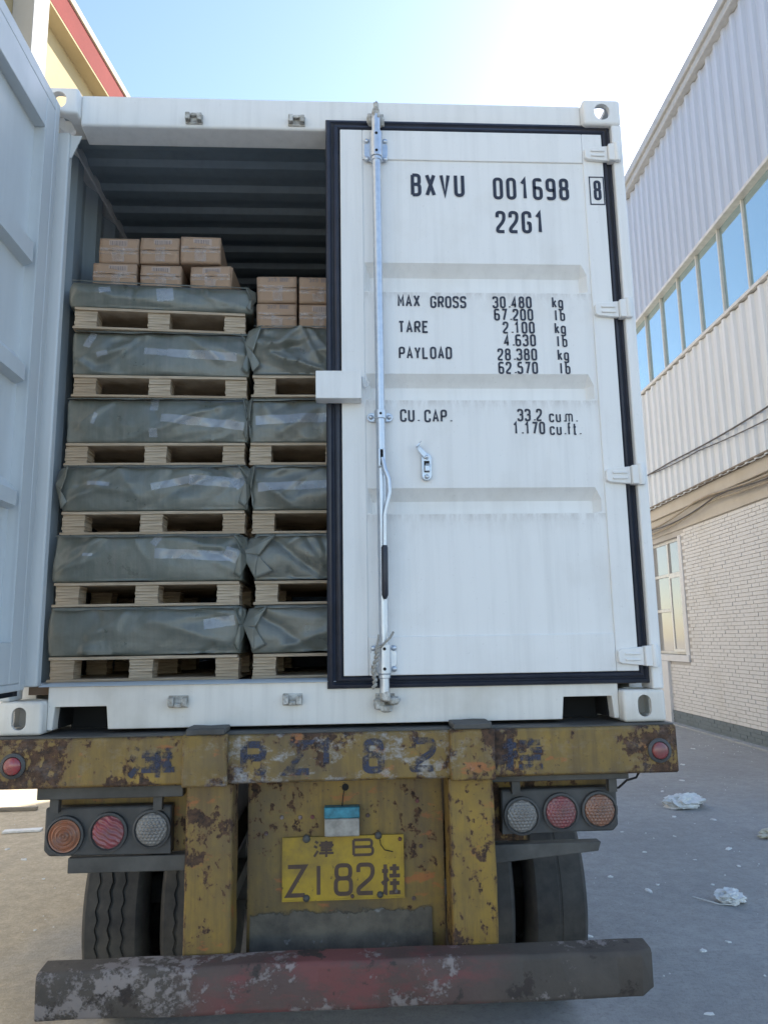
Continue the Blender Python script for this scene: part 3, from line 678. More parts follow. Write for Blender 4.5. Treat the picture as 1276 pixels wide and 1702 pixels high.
# ---- doors. Both leaves share one design, written for the closed right door
GRV = [(1.839,1.711),(1.363,1.253),(.897,.794)]  # door, hinge and bar numbers: image-pixel sizes already scaled about the camera
def leaf_frame():
    mb = MB(); f, b = .018, .070
    mb.box(.019,.112, f,b, .186,2.436).box(1.048,1.134, f,b, .186,2.436).box(.1125,1.0475, f,b, 2.300,2.436).box(.1125,1.0475, f,b, .186,.328)
    mb.box(-.004,.0185, .047,b, .160,2.489).box(1.1345,1.176, .047,b, .160,2.489).box(.019,1.134, .047,b, 2.4365,2.489).box(.019,1.134, .047,b, .160,.1855)
    return mb
def leaf_panel():
    xs = [.112,.116,.136,1.012,1.034,1.048]; zs = [2.300]; dz = {2.300:0,.328:0}
    for a,b in GRV:
        for z,d in ((a,0),(a-.047,1),(b+.006,1),(b,0)): zs.append(z); dz[z] = d
    zs.append(.328); dx = [0,0,1,1,0,0]
    mb = MB(); n = len(xs)
    vs = [(x, .0262+.042*min(dz[z],dx[i]), z) for z in zs for i,x in enumerate(xs)]
    fs = [(j*n+i,(j+1)*n+i,(j+1)*n+i+1,j*n+i+1) for j in range(len(zs)-1) for i in range(n-1)]
    return mb.add(vs, fs)
def gasket():
    prof = [(0,.046),(0,.036),(.10,.028),(.30,.024),(.42,.034),(.50,.036),(.60,.022),(.80,.018),(.95,.026),(1,.046)]
    L0,L1,B0,B1 = -.042,1.178,.140,2.491; l0,l1,b0,b1 = .019,1.134,.186,2.436
    mb = MB(); n = 4; vs = []; fs = []
    for s_,y in prof:
        x0,x1,z0,z1 = L0+(l0-L0)*s_, L1+(l1-L1)*s_, B0+(b0-B0)*s_, B1+(b1-B1)*s_
        vs += [(x0,y,z0),(x1,y,z0),(x1,y,z1),(x0,y,z1)]
    for i in range(len(prof)-1):
        for k in range(4): fs.append((i*4+k,i*4+(k+1)%4,(i+1)*4+(k+1)%4,(i+1)*4+k))
    return mb.add(vs, fs)
def hinge(z):
    mb = MB()
    mb.prism([(1.052,z-.020),(1.064,z-.028),(1.150,z-.036),(1.150,z+.034),(1.064,z+.026),(1.052,z+.018)], 'y', .000, .0178)
    mb.prism([(1.1505,z-.038),(1.202,z-.040),(1.202,z+.040),(1.1505,z+.036)], 'y', -.014, .024)
    mb.box(1.076,1.135, -.006,.0, z+.004,z+.014).box(1.076,1.135, -.006,.0, z-.018,z-.008)
    mb.tube([(1.186,-.010,z-.043),(1.186,-.010,z+.043)], .012, 10)
    return mb
HZ = (2.336,1.634,.941,.242)
door = obj('door', leaf_frame(), M['white'], cont, .003)
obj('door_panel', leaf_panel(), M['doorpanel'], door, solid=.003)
obj('gasket', gasket(), M['gasket'], door, smooth=50)
for z in HZ: obj('hinge', hinge(z), M['white'], door, .004)
def swing(mb):                      # mirror to the left leaf, then open it a right angle about its hinge pin
    px, py = -1.190, 0.0
    mb.v = [(px + (y-py), py - (-x-px), z) for (x,y,z) in mb.v]
    return mb
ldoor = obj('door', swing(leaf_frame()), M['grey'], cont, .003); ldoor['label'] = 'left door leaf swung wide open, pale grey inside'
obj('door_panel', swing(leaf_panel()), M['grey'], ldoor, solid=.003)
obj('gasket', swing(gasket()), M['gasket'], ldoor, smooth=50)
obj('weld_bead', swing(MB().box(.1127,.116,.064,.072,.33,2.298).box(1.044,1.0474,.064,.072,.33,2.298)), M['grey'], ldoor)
# ---- hardware on the closed door
RX, RY = .168, -.022
rod = obj('locking_bar', MB().tube([(RX,RY,.125),(RX,RY,2.47)], .0180, 16), M['galv'], door, smooth=50)
def bracket(z0, z1):
    p = obj('bracket', MB().prism(oval(RX,(z0+z1)/2,.051,(z1-z0)/2,3), 'y', .012, .0178), M['galv'], door, .002)
    mb = MB().tube([(RX,RY+.002,z0+.004),(RX,RY+.002,z1-.004)], .0255, 16).tube([(RX,RY+.002,z0-.012),(RX,RY+.002,z0+.003)], .0225, 16)
    mb.box(RX-.0255,RX+.0255,RY,.013,z0+.006,z1-.006); obj('bar_sleeve', mb, M['galv'], p, .002, smooth=50)
    hl = MB()
    for z in (z0+.022, z1-.022): hl.disc((RX,z), .006, RY-.0245, RY-.02, 12)
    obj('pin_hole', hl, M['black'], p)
    for sx in (-.038,.038):
        for z in (z0+.02, z1-.02):
            obj('rivet', MB().lathe_y((RX+sx,z), [(.011,.0125),(.0105,.008),(.007,.004),(.001,.003)], 12), M['galv'], p, smooth=60)
bracket(2.276,2.398); bracket(.190,.306)
p = obj('bracket', MB().prism(oval(RX,1.178,.051,.019,3), 'y', .012, .0178), M['galv'], door, .002)
obj('bar_sleeve', MB().tube([(RX,RY+.002,1.160),(RX,RY+.002,1.196)], .0235, 16).box(RX-.0235,RX+.0235,RY,.013,1.162,1.194), M['galv'], p, .002, smooth=50)
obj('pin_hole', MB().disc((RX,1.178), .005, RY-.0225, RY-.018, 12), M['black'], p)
for sx in (-.036,.036): obj('rivet', MB().lathe_y((RX+sx,1.178), [(.010,.0125),(.0095,.008),(.006,.004),(.001,.003)], 12), M['galv'], p, smooth=60)
# cams
def lump(c, r3, seed, mb):
    b = bmesh.new(); bmesh.ops.create_icosphere(b, subdivisions=3, radius=1)
    base = len(mb.v); vs = []
    for v in b.verts:
        q = v.co; k = 1+.28*mnoise.noise(q*1.9+Vector((seed,seed*2,3)))
        q = Vector([math.copysign(abs(t)**.7,t) for t in q])
        vs.append((c[0]+q.x*r3[0]*k, c[1]+q.y*r3[1]*k, c[2]+q.z*r3[2]*k))
    mb.add(vs, [[w_.index for w_ in f.verts] for f in b.faces]); b.free(); return mb
cmb = lump((RX,RY,2.475),(.017,.017,.030),1,MB()); lump((RX+.002,RY,2.512),(.011,.012,.024),2,cmb); lump((RX-.022,.004,2.470),(.014,.014,.024),3,cmb); lump((RX+.024,.006,2.466),(.013,.013,.026),4,cmb)
obj('locking_cam', cmb, M['cast'], door, smooth=60)
cmb = lump((RX+.002,RY,.118),(.019,.018,.024),5,MB()); lump((RX-.020,.006,.086),(.020,.018,.020),6,cmb); lump((RX+.034,.008,.096),(.022,.016,.014),7,cmb); lump((RX+.006,.000,.068),(.022,.018,.013),8,cmb)
obj('locking_cam', cmb, M['cast'], door, smooth=60)
# handle with dark grip
hub = MB().box(RX-.012,RX-.004,RY-.034,RY+.0,.965,1.035).box(RX+.006,RX+.014,RY-.034,RY+.0,.965,1.035)
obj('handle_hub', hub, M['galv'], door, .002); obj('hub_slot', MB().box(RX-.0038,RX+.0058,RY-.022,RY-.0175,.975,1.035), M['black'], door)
obj('handle', MB().tube([(RX+.004,RY-.026,1.0),(RX+.012,RY-.032,.955),(RX+.026,RY-.034,.915),(RX+.028,RY-.034,.865),(RX+.016,RY-.034,.815),(RX+.008,RY-.032,.78),(RX+.006,RY-.032,.66)], .0095, 10), M['galv'], door, smooth=60)
obj('handle_grip', MB().tube([(RX+.006,RY-.032,.665),(RX+.006,RY-.032,.655),(RX+.005,RY-.030,.48),(RX+.004,RY-.028,.465)], [.009,.0125,.0125,.006], 12), M['gasket'], door, smooth=60)
# handle catch
ct = obj('handle_catch', MB().prism(oval(.346,.978,.020,.055,4), 'y', .006, .0225), M['galv'], door, .002)
obj('catch_slot', MB().box(.336,.357,.003,.0068,.955,1.000), M['black'], ct)
obj('catch_tongue', MB().box(.3375,.357,-.008,.006,.957,.981).box(.340,.359,-.012,-.002,.981,.986), M['galv'], ct, .003)
for z in (.937,1.016): obj('rivet', MB().lathe_y((.346,z), [(.010,.0062),(.009,.001),(.005,-.003),(.001,-.004)], 12), M['galv'], ct, smooth=60)
lv = MB().prism([(.352,1.006),(.356,1.022),(.318,1.062),(.306,1.050),(.336,1.010)], 'y', -.001, .004); obj('catch_lever', lv, M['galv'], ct, .002)
lt = MB().prism([(.316,1.064),(.324,1.072),(.310,1.058)], 'y', -.03, .0); lt.prism([(.3155,1.064),(.3045,1.0525),(.308,1.050),(.319,1.061)], 'y', -.03, .003); obj('catch_lip', lt, M['galv'], ct)
# lock box with a small hook
obj('lock_box', MB().box(-.081,.095,-.050,-.046,1.236,1.347).box(-.081,-.077,-.0455,.017,1.236,1.347).box(.091,.095,-.0455,.017,1.236,1.347).box(-.0765,.0905,-.0455,.017,1.343,1.347).box(-.0765,.0905,-.0455,.017,1.236,1.240), M['white'], door, .003)
obj('hook', MB().tube([(.102,.012,1.345),(.103,.002,1.318),(.106,.0,1.302),(.113,.0,1.297),(.121,.0,1.301),(.125,.0,1.312),(.124,.0,1.322)], .0035, 8), M['white'], door, smooth=60)
# knotted rope on the lower bracket
rp = MB()
pts = []
for i in range(40):
    u = i/39; x = RX-.030+.004*math.sin(u*9); z = .285-.14*u; pts.append((x-.012*u+.004*math.sin(u*50), RY-.030+.003*math.cos(u*50), z))
rp.tube(pts, .0065, 7); rp.tube([(RX-.03,RY-.03,.285),(RX-.005,RY-.034,.300),(RX+.022,RY-.028,.325),(RX+.034,RY-.02,.345)], .0045, 7); rp.tube([(RX-.03,RY-.03,.285),(RX-.022,RY-.028,.318),(RX-.02,RY-.02,.335)], .0042, 7)
tag(obj('rope', rp, simple('grey twisted rope', (.34,.32,.28), .9, 0, .35, 90, .6, 160), None, off=(0,0,G), smooth=60), 'short piece of grey twisted rope tied round the lower end of the locking bar', 'rope')

# ---- lettering on the closed door (image-pixel positions scaled about the camera onto the door face)
tx = lambda x: x*1.0106
tz = lambda z: z*1.0106-.0033
YT = .0230
def line(text, x, z, h, wr, adv, th=.135): obj('lettering', letters(text, tx(x), tz(z), h, wr, adv, th, YT), M['ink'], door)
line('BXVU', .309, 2.117, .105, .42, .575, .14); line('001698', .651, 2.109, .101, .42, .555, .14); line('22G1', .656, 1.958, .101, .42, .54, .14)
bxm = letters('8', tx(1.073), tz(2.108), .092, .36, .5, .14, .0165); a,b,c,d = tx(1.058), tx(1.117), tz(2.090), tz(2.214)
obj('lettering', bxm, M['ink'], door); bxm = MB()
stroke(bxm, [Vector(v) for v in ((a,c),(b,c),(b,d),(a,d))], .005, lambda p: (p.x,.0165,p.y), True)
obj('lettering_frame', bxm, M['ink'], door)
hs = .052
line('MAX', .245, 1.632, hs, .50, .62, .15); line('GROSS', .376, 1.628, hs, .49, .585, .15); line('TARE', .245, 1.521, hs, .50, .62, .15); line('PAYLOAD', .245, 1.412, hs, .49, .605, .15)
for txt, xr, z in (('30,480',.792,1.629),('67,200',.796,1.576),('2,100',.799,1.521),('4,630',.801,1.467),('28,380',.803,1.407),('62,570',.804,1.351)):
    wd = sum(.58*hs*(.55 if ch in '.,' else 1) for ch in txt); line(txt, xr-wd+.004, z, hs, .46, .58, .15)
for txt, x, z in (('kg',.871,1.632),('lb',.876,1.576),('kg',.876,1.521),('lb',.879,1.465),('kg',.882,1.408),('lb',.885,1.351)): line(txt, x, z, hs*.96, .42, .52, .14)
line('CU.', .245, 1.154, hs, .50, .61, .15); line('CAP.', .340, 1.152, hs, .50, .62, .15)
line('33.2', .708, 1.156, hs, .46, .57, .15); line('1,170', .688, 1.103, hs, .46, .57, .15)
line('cu.', .834, 1.152, hs, .40, .52, .13); line('m', .899, 1.152, hs, .50, .52, .105); line('.', .937, 1.152, hs, .40, .52, .13); line('cu.', .834, 1.100, hs, .40, .52, .13); line('ft.', .903, 1.100, hs, .40, .44, .13)

# ------------------------------------------------------------------ cargo
def lam_block(seed):
    rnd = random.Random(seed); mb = MB(); n = 6; h = .0736/n
    for i in range(n):
        a, b, c = rnd.uniform(-.002,.002), rnd.uniform(-.0025,.0015), rnd.uniform(-.002,.002)
        mb.box(-.045+a,.045+c, b,.09+c, .0112+i*h+.0004,.0112+(i+1)*h-.0004)
    me = mb.mesh('block'); me.materials.append(M['ply']); return me
BLK = [lam_block(s) for s in range(4)]
def pallet(cx, y, z, w, yaw, label, group):
    r_ = thing('pallet', label, 'pallet', (cx, y, z+G), yaw, group); d = .95
    obj('deck', MB().box(-w/2,w/2,-.006,d,.0852,.0970), M['ply'], r_, .0012)
    obj('base_board', MB().box(-w/2-.004,w/2+.004,-.008,d,.0004,.0108), M['ply'], r_, .0012)
    for j,yy in enumerate((0,d/2-.045,d-.09)):
        for xx in (-w/2+.047, -.005, w/2-.047):
            link('block', random.choice(BLK), None, r_, loc=(xx+random.uniform(-.006,.006), yy+random.uniform(-.001,.003), 0))
    return r_
class Wrap:
    def __init__(s, w, h, d, seed, nf=6, amp=.012):
        s.w, s.h, s.d = w, h, d; rnd = random.Random(seed); s.o = Vector((seed*3.7, seed*1.3, seed*2.9)); s.folds = []
        for i in range(nf):
            right = rnd.random() < .5
            x = (w/2 if right else -w/2)*rnd.uniform(.55,1.0); z = h*rnd.uniform(.1,.95)
            ang = rnd.uniform(.12,.75)*rnd.choice((-1,1)); dx = -1 if right else 1
            s.folds.append((x, z, dx*math.cos(ang), math.sin(ang)*(1 if z < h/2 else -1), rnd.uniform(.12,.42), rnd.uniform(.009,.026), rnd.uniform(.5,1.2)*amp*rnd.choice((1,1,-1))))
        for i in range(2):
            x = w*rnd.uniform(-.35,.35); s.folds.append((x, h*.95, rnd.uniform(-.7,.7), -.7, rnd.uniform(.08,.2), rnd.uniform(.008,.014), amp*.6*rnd.choice((1,-1))))
    def disp(s, p):
        u, v = p.x/(s.w/2), (p.z/s.h)*2-1
        k = .009*max(0,1-u*u)*max(0,1-v*v) - .006*abs(v)**3
        for (x,z,dx,dz,L,wd,a) in s.folds:
            t = (p.x-x)*dx+(p.z-z)*dz; n_ = -(p.x-x)*dz+(p.z-z)*dx
            if -.05 < t < L*1.3:
                n_ += .010*mnoise.noise(Vector((t*14,x*9,s.o.x)))
                k += a*math.exp(-(abs(n_)/wd)**1.3)*math.exp(-(t/L)**2)*(1 if t > 0 else math.exp(-(t/.02)**2))
        k += .010*mnoise.noise(Vector((p.x*4+p.z*5,p.y*5,p.z*9-p.x*2))+s.o)+.005*mnoise.noise(p*8+s.o)+.0030*mnoise.noise(p*17+s.o)+.0014*mnoise.noise(p*42+s.o)
        return k
    def mesh(s, flat=False):
        w, h, d = s.w, s.h, s.d; r_ = .013; mb = MB()
        def fin(x,y,z):
            q = Vector((max(-w/2+r_,min(w/2-r_,x)), max(r_,min(d-r_,y)), max(r_,min(h-r_,z)))); p = Vector((x,y,z)); n_ = p-q
            if n_.length < 1e-6: return p
            n_.normalize(); p = q+n_*r_; k = s.disp(p)
            if abs(n_.z) > .7: k = -abs(k)*.35 if n_.z < 0 else max(-.004,min(.003,k*.4))
            return p+n_*k
        nx, nz, ny = max(8,int(w/.0095)), max(6,int(h/.0095)), 18
        for y in (0,d):
            kx = nx if y == 0 else 12
            mb.grid(lambda u,v: fin(-w/2+w*u, y, h*v), kx if y == 0 else nx, nz)
        yf = lambda v: d*v**1.8
        for x in (-w/2,w/2): mb.grid(lambda u,v: fin(x, yf(v), h*u), nz, ny)
        for z in (0,h): mb.grid(lambda u,v: fin(-w/2+w*u, yf(v), z), nx, ny)
        return mb
    def strip(s, x0, z0, x1, z1, wd, lift=.0022):
        a, b = Vector((x0*s.w, z0*s.h)), Vector((x1*s.w, z1*s.h)); L = (b-a).length; t = (b-a)/L; n_ = Vector((-t.y,t.x))
        def f(u,v):
            q = a+t*(L*u)+n_*(wd*(v-.5)*(1+.12*mnoise.noise(Vector((u*7,v*3,s.o.x)))))
            p = Vector((q.x,0,q.y)); return (p.x, -s.disp(p)-lift, p.z)
        return MB().grid(f, max(4,int(L/.010)), max(3,int(wd/.010)))
def bundle(cx, y, z, w, h, yaw, label, group, seed, tapes, ear=None, nf=7, amp=.012):
    r_ = thing('wrapped_bundle', label, 'bundle', (cx, y, z+G), yaw, group); W_ = Wrap(w, h, .93, seed, nf, amp)
    obj('wrapping', W_.mesh(), M['tarp'], r_, smooth=75, merge=True)
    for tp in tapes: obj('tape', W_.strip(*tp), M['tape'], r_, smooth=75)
    # loose lip of cloth along the top edge
    rnd = random.Random(seed+50); o_ = rnd.uniform(0,50)
    def lip(u,v):
        x = -w/2+.015+(w-.03)*u; n1 = mnoise.noise(Vector((u*5,o_,0))); n2 = mnoise.noise(Vector((u*14,o_,3)))
        return (x, -.010-.010*v-.004*n2+.008*v*n1, h-.001-.013*v*(.5+.9*abs(n1))-.002*n2)
    obj('top_flap', MB().grid(lip, 60, 3), M['tarp'], r_, smooth=75, solid=.0016)
    if ear:
        for sx, k in ear:
            e = sx*w/2; ra, rb = rnd.uniform(-.16,.12)*h, rnd.uniform(-.12,.12)*h
            A, B, C_, D = Vector((e+sx*.052*k,-.004+(.02 if sx > 0 else 0),.62*h+ra)), Vector((e-sx*.11*k,-.022,.985*h)), Vector((e-sx*.030*k,-.020,.52*h+rb)), Vector((e-sx*.012,-.016,.05*h)); E_ = Vector((e+sx*.012,.02,.93*h)); F = Vector((e-sx*.10*k,-.014,.20*h+ra*.5))
            mb = MB()
            for tri in ((A,B,C_),(A,C_,D),(A,E_,B),(C_,F,D)):
                n_ = 7
                def tf(u,v,tri=tri):
                    p = tri[0]*(1-u)+(tri[1]*(1-v)+tri[2]*v)*u
                    q = p*22+W_.o; return p+Vector((.4*mnoise.noise(q),mnoise.noise(q+Vector((9,0,0))),.3*mnoise.noise(q+Vector((0,9,0)))))*.006
                mb.grid(tf, n_, n_)
            obj('corner_fold', mb, M['tarp'], r_, smooth=60, solid=.0018)
    return r_
GP, GB, GC = 'plywood pallets in the container', 'wrapped bundles in the container', 'cardboard cartons in the container'
PITCH = .293; Z0 = .172
ordn = ['bottom','second','third','fourth','fifth','topmost']
rl = [(-.770,.25,.735,0),(-.770,.258,.735,0),(-.759,.275,.742,-.3),(-.761,.285,.740,.2),(-.750,.28,.722,2.2),(-.756,.27,.712,4.6)]
ltape = [[(.30,.62,.46,.70,.042)],
         [(.03,.60,.44,.52,.040),(.02,.78,.06,.99,.030),(-.34,.58,-.29,.58,.012),(.40,.62,.47,.50,.055)],
         [(-.02,.52,.20,.70,.030),(.18,.68,.45,.60,.042),(-.36,.62,-.24,.58,.018),(.42,.75,.47,.55,.06)],
         [(.02,.55,.47,.36,.036),(-.02,.72,-.02,.99,.034),(-.02,.12,-.02,.30,.034),(-.35,.42,-.33,.66,.016)],
         [(-.10,.56,.03,.52,.030),(.03,.52,.42,.44,.036),(-.42,.62,-.38,.96,.030),(-.36,.44,-.30,.50,.022)],
         [(-.03,.55,.06,.62,.060),(-.34,.62,-.28,.70,.030)]]
for i,(cx,y,wd,yw) in enumerate(rl):
    z = Z0+PITCH*i
    pallet(cx, y, z, wd, R(yw), f'plywood pallet in the left stack, {ordn[i]} of six' if i else 'plywood pallet standing on the container floor, bottom of the left stack', GP)
    h = .118 if i == 5 else PITCH-.0995
    bundle(cx+.004, y-.004, z+.0975, wd+.028-(0 if i < 5 else -.03), h, R(yw),
        ['grey-green wrapped bundle at the bottom of the left stack, almost free of tape','grey-green wrapped bundle, second from the floor in the left stack, long pale tape strip','grey-green wrapped bundle, third from the floor in the left stack, gathered left corner','grey-green wrapped bundle, fourth from the floor in the left stack, tape strip slanting down right','grey-green wrapped bundle, fifth from the floor in the left stack, wide pale tape strip','thin dark green bundle at the top of the left stack, cartons standing on it'][i],
        GB, 11+i, ltape[i], ear=[(1,[.32,.38,.42,.25,.40,.28][i])]+([(-1,.35)] if i in (2,) else []), nf=[7,8,8,7,7,4][i])
rr = [(.027,.25,.735,0),(.026,.27,.735,0),(.014,.28,.735,0),(.000,.285,.735,0),(.006,.27,.735,0)]
rtape = [[],[],[(-.46,.50,-.10,.56,.036),(-.10,.56,.30,.56,.036)],[(-.46,.50,.30,.62,.040)],[]]
for i,(cx,y,wd,yw) in enumerate(rr):
    z = Z0+PITCH*i
    pallet(cx, y, z, wd, R(yw), f'plywood pallet in the right stack, {ordn[i] if i < 4 else "topmost"} of five, half hidden by the closed door', GP)
    h = PITCH-.0995 if i < 4 else .222
    bundle(cx+.004, y-.004, z+.0975, wd+.028, h, R(yw),
        ['grey-green wrapped bundle at the bottom of the right stack with a folded left corner','grey-green wrapped bundle, second in the right stack, large ear of cloth sticking out left','grey-green wrapped bundle, third in the right stack, short pale tape strip','grey-green wrapped bundle, fourth in the right stack, straight pale tape strip','deeply creased grey-green bundle on top of the right stack, cartons standing on it'][i],
        GB, 31+i, rtape[i], ear=[(-1,[.6,.9,.15,.15,.45][i])], nf=[8,8,6,6,12][i], amp=[.014,.016,.011,.011,.022][i])
def carton(cx, y, z, w, h, yaw, label, seed, text=None):
    rnd = random.Random(seed); r_ = thing('carton', label, 'carton', (cx, y, z+G), yaw, GC); d = .42
    sk = [rnd.uniform(-.007,.007) for _ in range(4)]
    b = MB().box(-w/2,w/2,.002,d,0,h); b.v = [(x+sk[0]*(zz/h), yy, zz+(abs(sk[1])*-.7 if x*sk[2] > 0 and zz > 0 else 0)) for (x,yy,zz) in b.v]
    obj('box_body', b, M['card'], r_, .003)
    s_ = h*rnd.uniform(.47,.55); bow = rnd.uniform(.001,.005)
    def flap(z0,z1,tip):
        return MB().grid(lambda u,v: (-w/2+.0015+(w-.003)*u, -.001-.007*((v if tip else 1-v))**2*(1+1.2*mnoise.noise(Vector((u*4,seed,z0*9))))-bow*.6*((v if tip else 1-v)), z0+(z1-z0)*v+sk[0]*0), 10, 4)
    obj('flap', flap(.001, s_-.0015, True), M['card'], r_, smooth=60, solid=.0022); obj('flap', flap(s_+.0015, h-.001, False), M['card'], r_, smooth=60, solid=.0022)
    def crink(x0,x1,z0,z1,am,lift=.008):
        return MB().grid(lambda u,v: (x0+(x1-x0)*u, -lift-am*abs(mnoise.noise(Vector((u*9+seed,v*5,1)))), z0+(z1-z0)*v), 26, 10)
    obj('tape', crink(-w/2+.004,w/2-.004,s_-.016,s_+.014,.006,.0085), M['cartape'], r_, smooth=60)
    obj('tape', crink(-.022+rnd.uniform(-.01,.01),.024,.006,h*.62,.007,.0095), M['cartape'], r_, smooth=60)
    if text:
        mb = letters('3X3', -w*.24, h*.80, h*.15, .55, .75, .16, -.0045)
        for k in range(4): mb.box(w*.07+k*.009,w*.07+k*.009+.005,-.0048,-.0043,h*.80,h*.80+h*.15)
        for k in range(3): mb.box(w*.06,w*.30,-.0047,-.0044,h*(.81+k*.055),h*(.81+k*.055)+.002)
        obj('lettering', mb, M['print'], r_)
    else:
        lx = rnd.uniform(-.01,.02); obj('sticker', MB().box(lx-.042,lx+.038,-.0052,-.0046,h*.66,h*.92), M['label'], r_)
        mb = MB(); xx = lx-.036
        while xx < lx+.03:
            ww = rnd.uniform(.002,.006); mb.box(xx,xx+ww,-.0058,-.0054,h*.70,h*.88); xx += ww+rnd.uniform(.002,.005)
        obj('lettering', mb, M['print'], r_)
z1 = Z0+PITCH*5+.0975+.118+.0015
for k,(x,z,y,w_,h_,yw,lb) in enumerate([(-.968,z1,.30,.188,.112,2,'brown carton at the left end of the lower carton row on the left stack'),(-.772,z1,.31,.178,.110,1,'brown carton in the middle of the lower carton row on the left stack'),(-.555,z1,.31,.180,.108,-3,'brown carton at the right of the lower carton row on the left stack'),
        (-.957,z1+.1165,.31,.174,.120,1,'brown carton at the left end of the top carton row on the left stack'),(-.779,z1+.1165,.305,.172,.122,0,'brown carton in the middle of the top carton row on the left stack'),(-.600,z1+.1165,.30,.176,.126,2,'brown carton at the right of the top carton row on the left stack')]):
    carton(x, y, z, w_, h_, R(yw), lb, 60+k)
z2 = Z0+PITCH*4+.0975+.222+.0015
for k,(x,z,lb) in enumerate([(-.262,z2,'brown carton under another at the left end of the right stack, printed side out'),(-.080,z2,'brown carton under another beside the closed door on the right stack'),(-.262,z2+.1225,'brown carton on another at the left end of the right stack'),(-.080,z2+.1225,'brown carton on another beside the closed door on the right stack')]):
    carton(x, .30+.004*(k%2), z, .174, .118 if k < 2 else .124, R([1,-1,-1,1][k]), lb, 80+k, text=(k != 1))

# ------------------------------------------------------------------ semi-trailer
tr = thing('semi_trailer', 'battered mustard-yellow container trailer seen from behind under the white container', 'trailer', (0,0,0))
O = (0,0,G)
def tp(name, mb, mat, parent=tr, **k): return obj(name, mb, mat, parent, off=O, **k)
beam = tp('rear_beam', MB().prism([(-.060,-.166),(-.060,-.012),(-.054,-.006),(.14,-.006),(.14,-.166),(-.050,-.172)], 'x', -1.226, 1.224), M['yellow_beam'], bevel=.004)
tp('beam_cap', MB().box(-1.222,1.220,-.050,.32,-.0055,-.0015), M['darkmetal'])
def dent(mb, amp, sc, seed):
    mb.v = [tuple(Vector(p)+Vector((mnoise.noise(Vector(p)*sc+Vector((seed,0,0))),mnoise.noise(Vector(p)*sc+Vector((0,seed,0))),mnoise.noise(Vector(p)*sc+Vector((0,0,seed)))))*amp) for p in mb.v]; return mb
def fine_box(x0,x1,y0,y1,z0,z1,st=.03):
    mb = MB(); n = lambda a,b: max(1,int(abs(b-a)/st))
    for y in (y0,y1): mb.grid(lambda u,v: (x0+(x1-x0)*u,y,z0+(z1-z0)*v), n(x0,x1), n(z0,z1))
    for z in (z0,z1): mb.grid(lambda u,v: (x0+(x1-x0)*u,y0+(y1-y0)*v,z), n(x0,x1), n(y0,y1))
    for x in (x0,x1): mb.grid(lambda u,v: (x,y0+(y1-y0)*u,z0+(z1-z0)*v), n(y0,y1), n(z0,z1))
    return mb
for s_,(a,b) in ((1,(-.542,-.386)),(2,(.392,.552))):
    tp('beam_pad', dent(fine_box(a,b,-.092,-.058,-.176,.000,.02),.005,16,s_), M['yellow_beam'], merge=True, bevel=.006)
    tp('pad_lip', dent(fine_box(a+.012,b-.010,-.098,.03,-.001,.022,.02),.004,20,s_+4), M['cast'] if 0 else M['darkmetal'], merge=True, bevel=.005)
for s_,(a,b) in ((1,(-.534,-.372)),(2,(.389,.551))):
    tp('post', dent(fine_box(a,b,-.034,.11,-.762,-.173,.03),.003,9,s_+9), M['yellow'], merge=True, bevel=.007)
bp = MB(); sec = [(-.135,-.742),(-.125,-.728),(-.04,-.722),(-.035,-.874),(-.125,-.876),(-.135,-.862)]
xs = [-.978]+[-.95+i*.04 for i in range(50)]+[1.012,1.056]; n = len(sec); vs = []; fs = []
for i,x in enumerate(xs):
    for (y,z) in sec:
        if i == len(xs)-1: y = y+.02 if y < -.1 else y; z = max(z,-.852)
        q = Vector((x,y,z)); vs.append(tuple(q+Vector((0,.007*mnoise.noise(q*5),.005*mnoise.noise(q*4+Vector((3,0,0)))))))
for i in range(len(xs)-1):
    for k in range(n): fs.append((i*n+k,i*n+(k+1)%n,(i+1)*n+(k+1)%n,(i+1)*n+k))
fs += [tuple(range(n)), tuple((len(xs)-1)*n+k for k in range(n))]
tp('bumper', bp.add(vs, fs), M['bumper'], bevel=.005, smooth=50)
tp('bumper_ledge', dent(fine_box(-.37,.39,-.05,.13,-.806,-.788,.03),.004,10,3), M['darkmetal'], merge=True, bevel=.004)
# number panel, plate, plate lamp
tp('rear_panel', dent(fine_box(-.337,.385,.120,.128,-.792,-.176,.03),.002,6,8), M['yellow_panel'], merge=True)
mg = MB().grid(lambda u,v: (-.325+.66*u, .1145-.006*(1-v)+.003*mnoise.noise(Vector((u*9,v*5,2))), -.790+.175*v), 40, 12)
tp('mud_crust', dent(mg,.001,20,2), M['mud'], smooth=60)
tp('panel_hole', MB().disc((.022,-.224),.013,.1165,.119,14), M['black'])  # black disc painted on as the darkness inside the hole
for (x,z) in ((-.213,-.325),(-.145,-.327),(-.10,-.327),(.105,-.327),(.29,-.28),(-.27,-.38),(.27,-.62),(.30,-.44)):
    tp('rust_bolt', MB().lathe_y((x,z), [(.008,.1185),(.007,.114),(.001,.113)], 8), M['bumper'], smooth=50)
plate = tp('number_plate', MB().box(-.210,.236,.108,.1125,-.614,-.394), M['plate'], bevel=.003)
tp('plate_rim', MB().box(-.210,.236,.105,.1078,-.399,-.3945).box(-.210,.236,.105,.1078,-.6135,-.609).box(-.2095,-.205,.105,.1078,-.6085,-.3995).box(.231,.2355,.105,.1078,-.6085,-.3995), M['plate'], plate)
pl = letters('\u6d25', -.098, -.468, .064, .6, 1, .13, .1065, cw=1.25); letters('B', .046, -.466, .062, 1.3, 1, .16, .1065, pl)
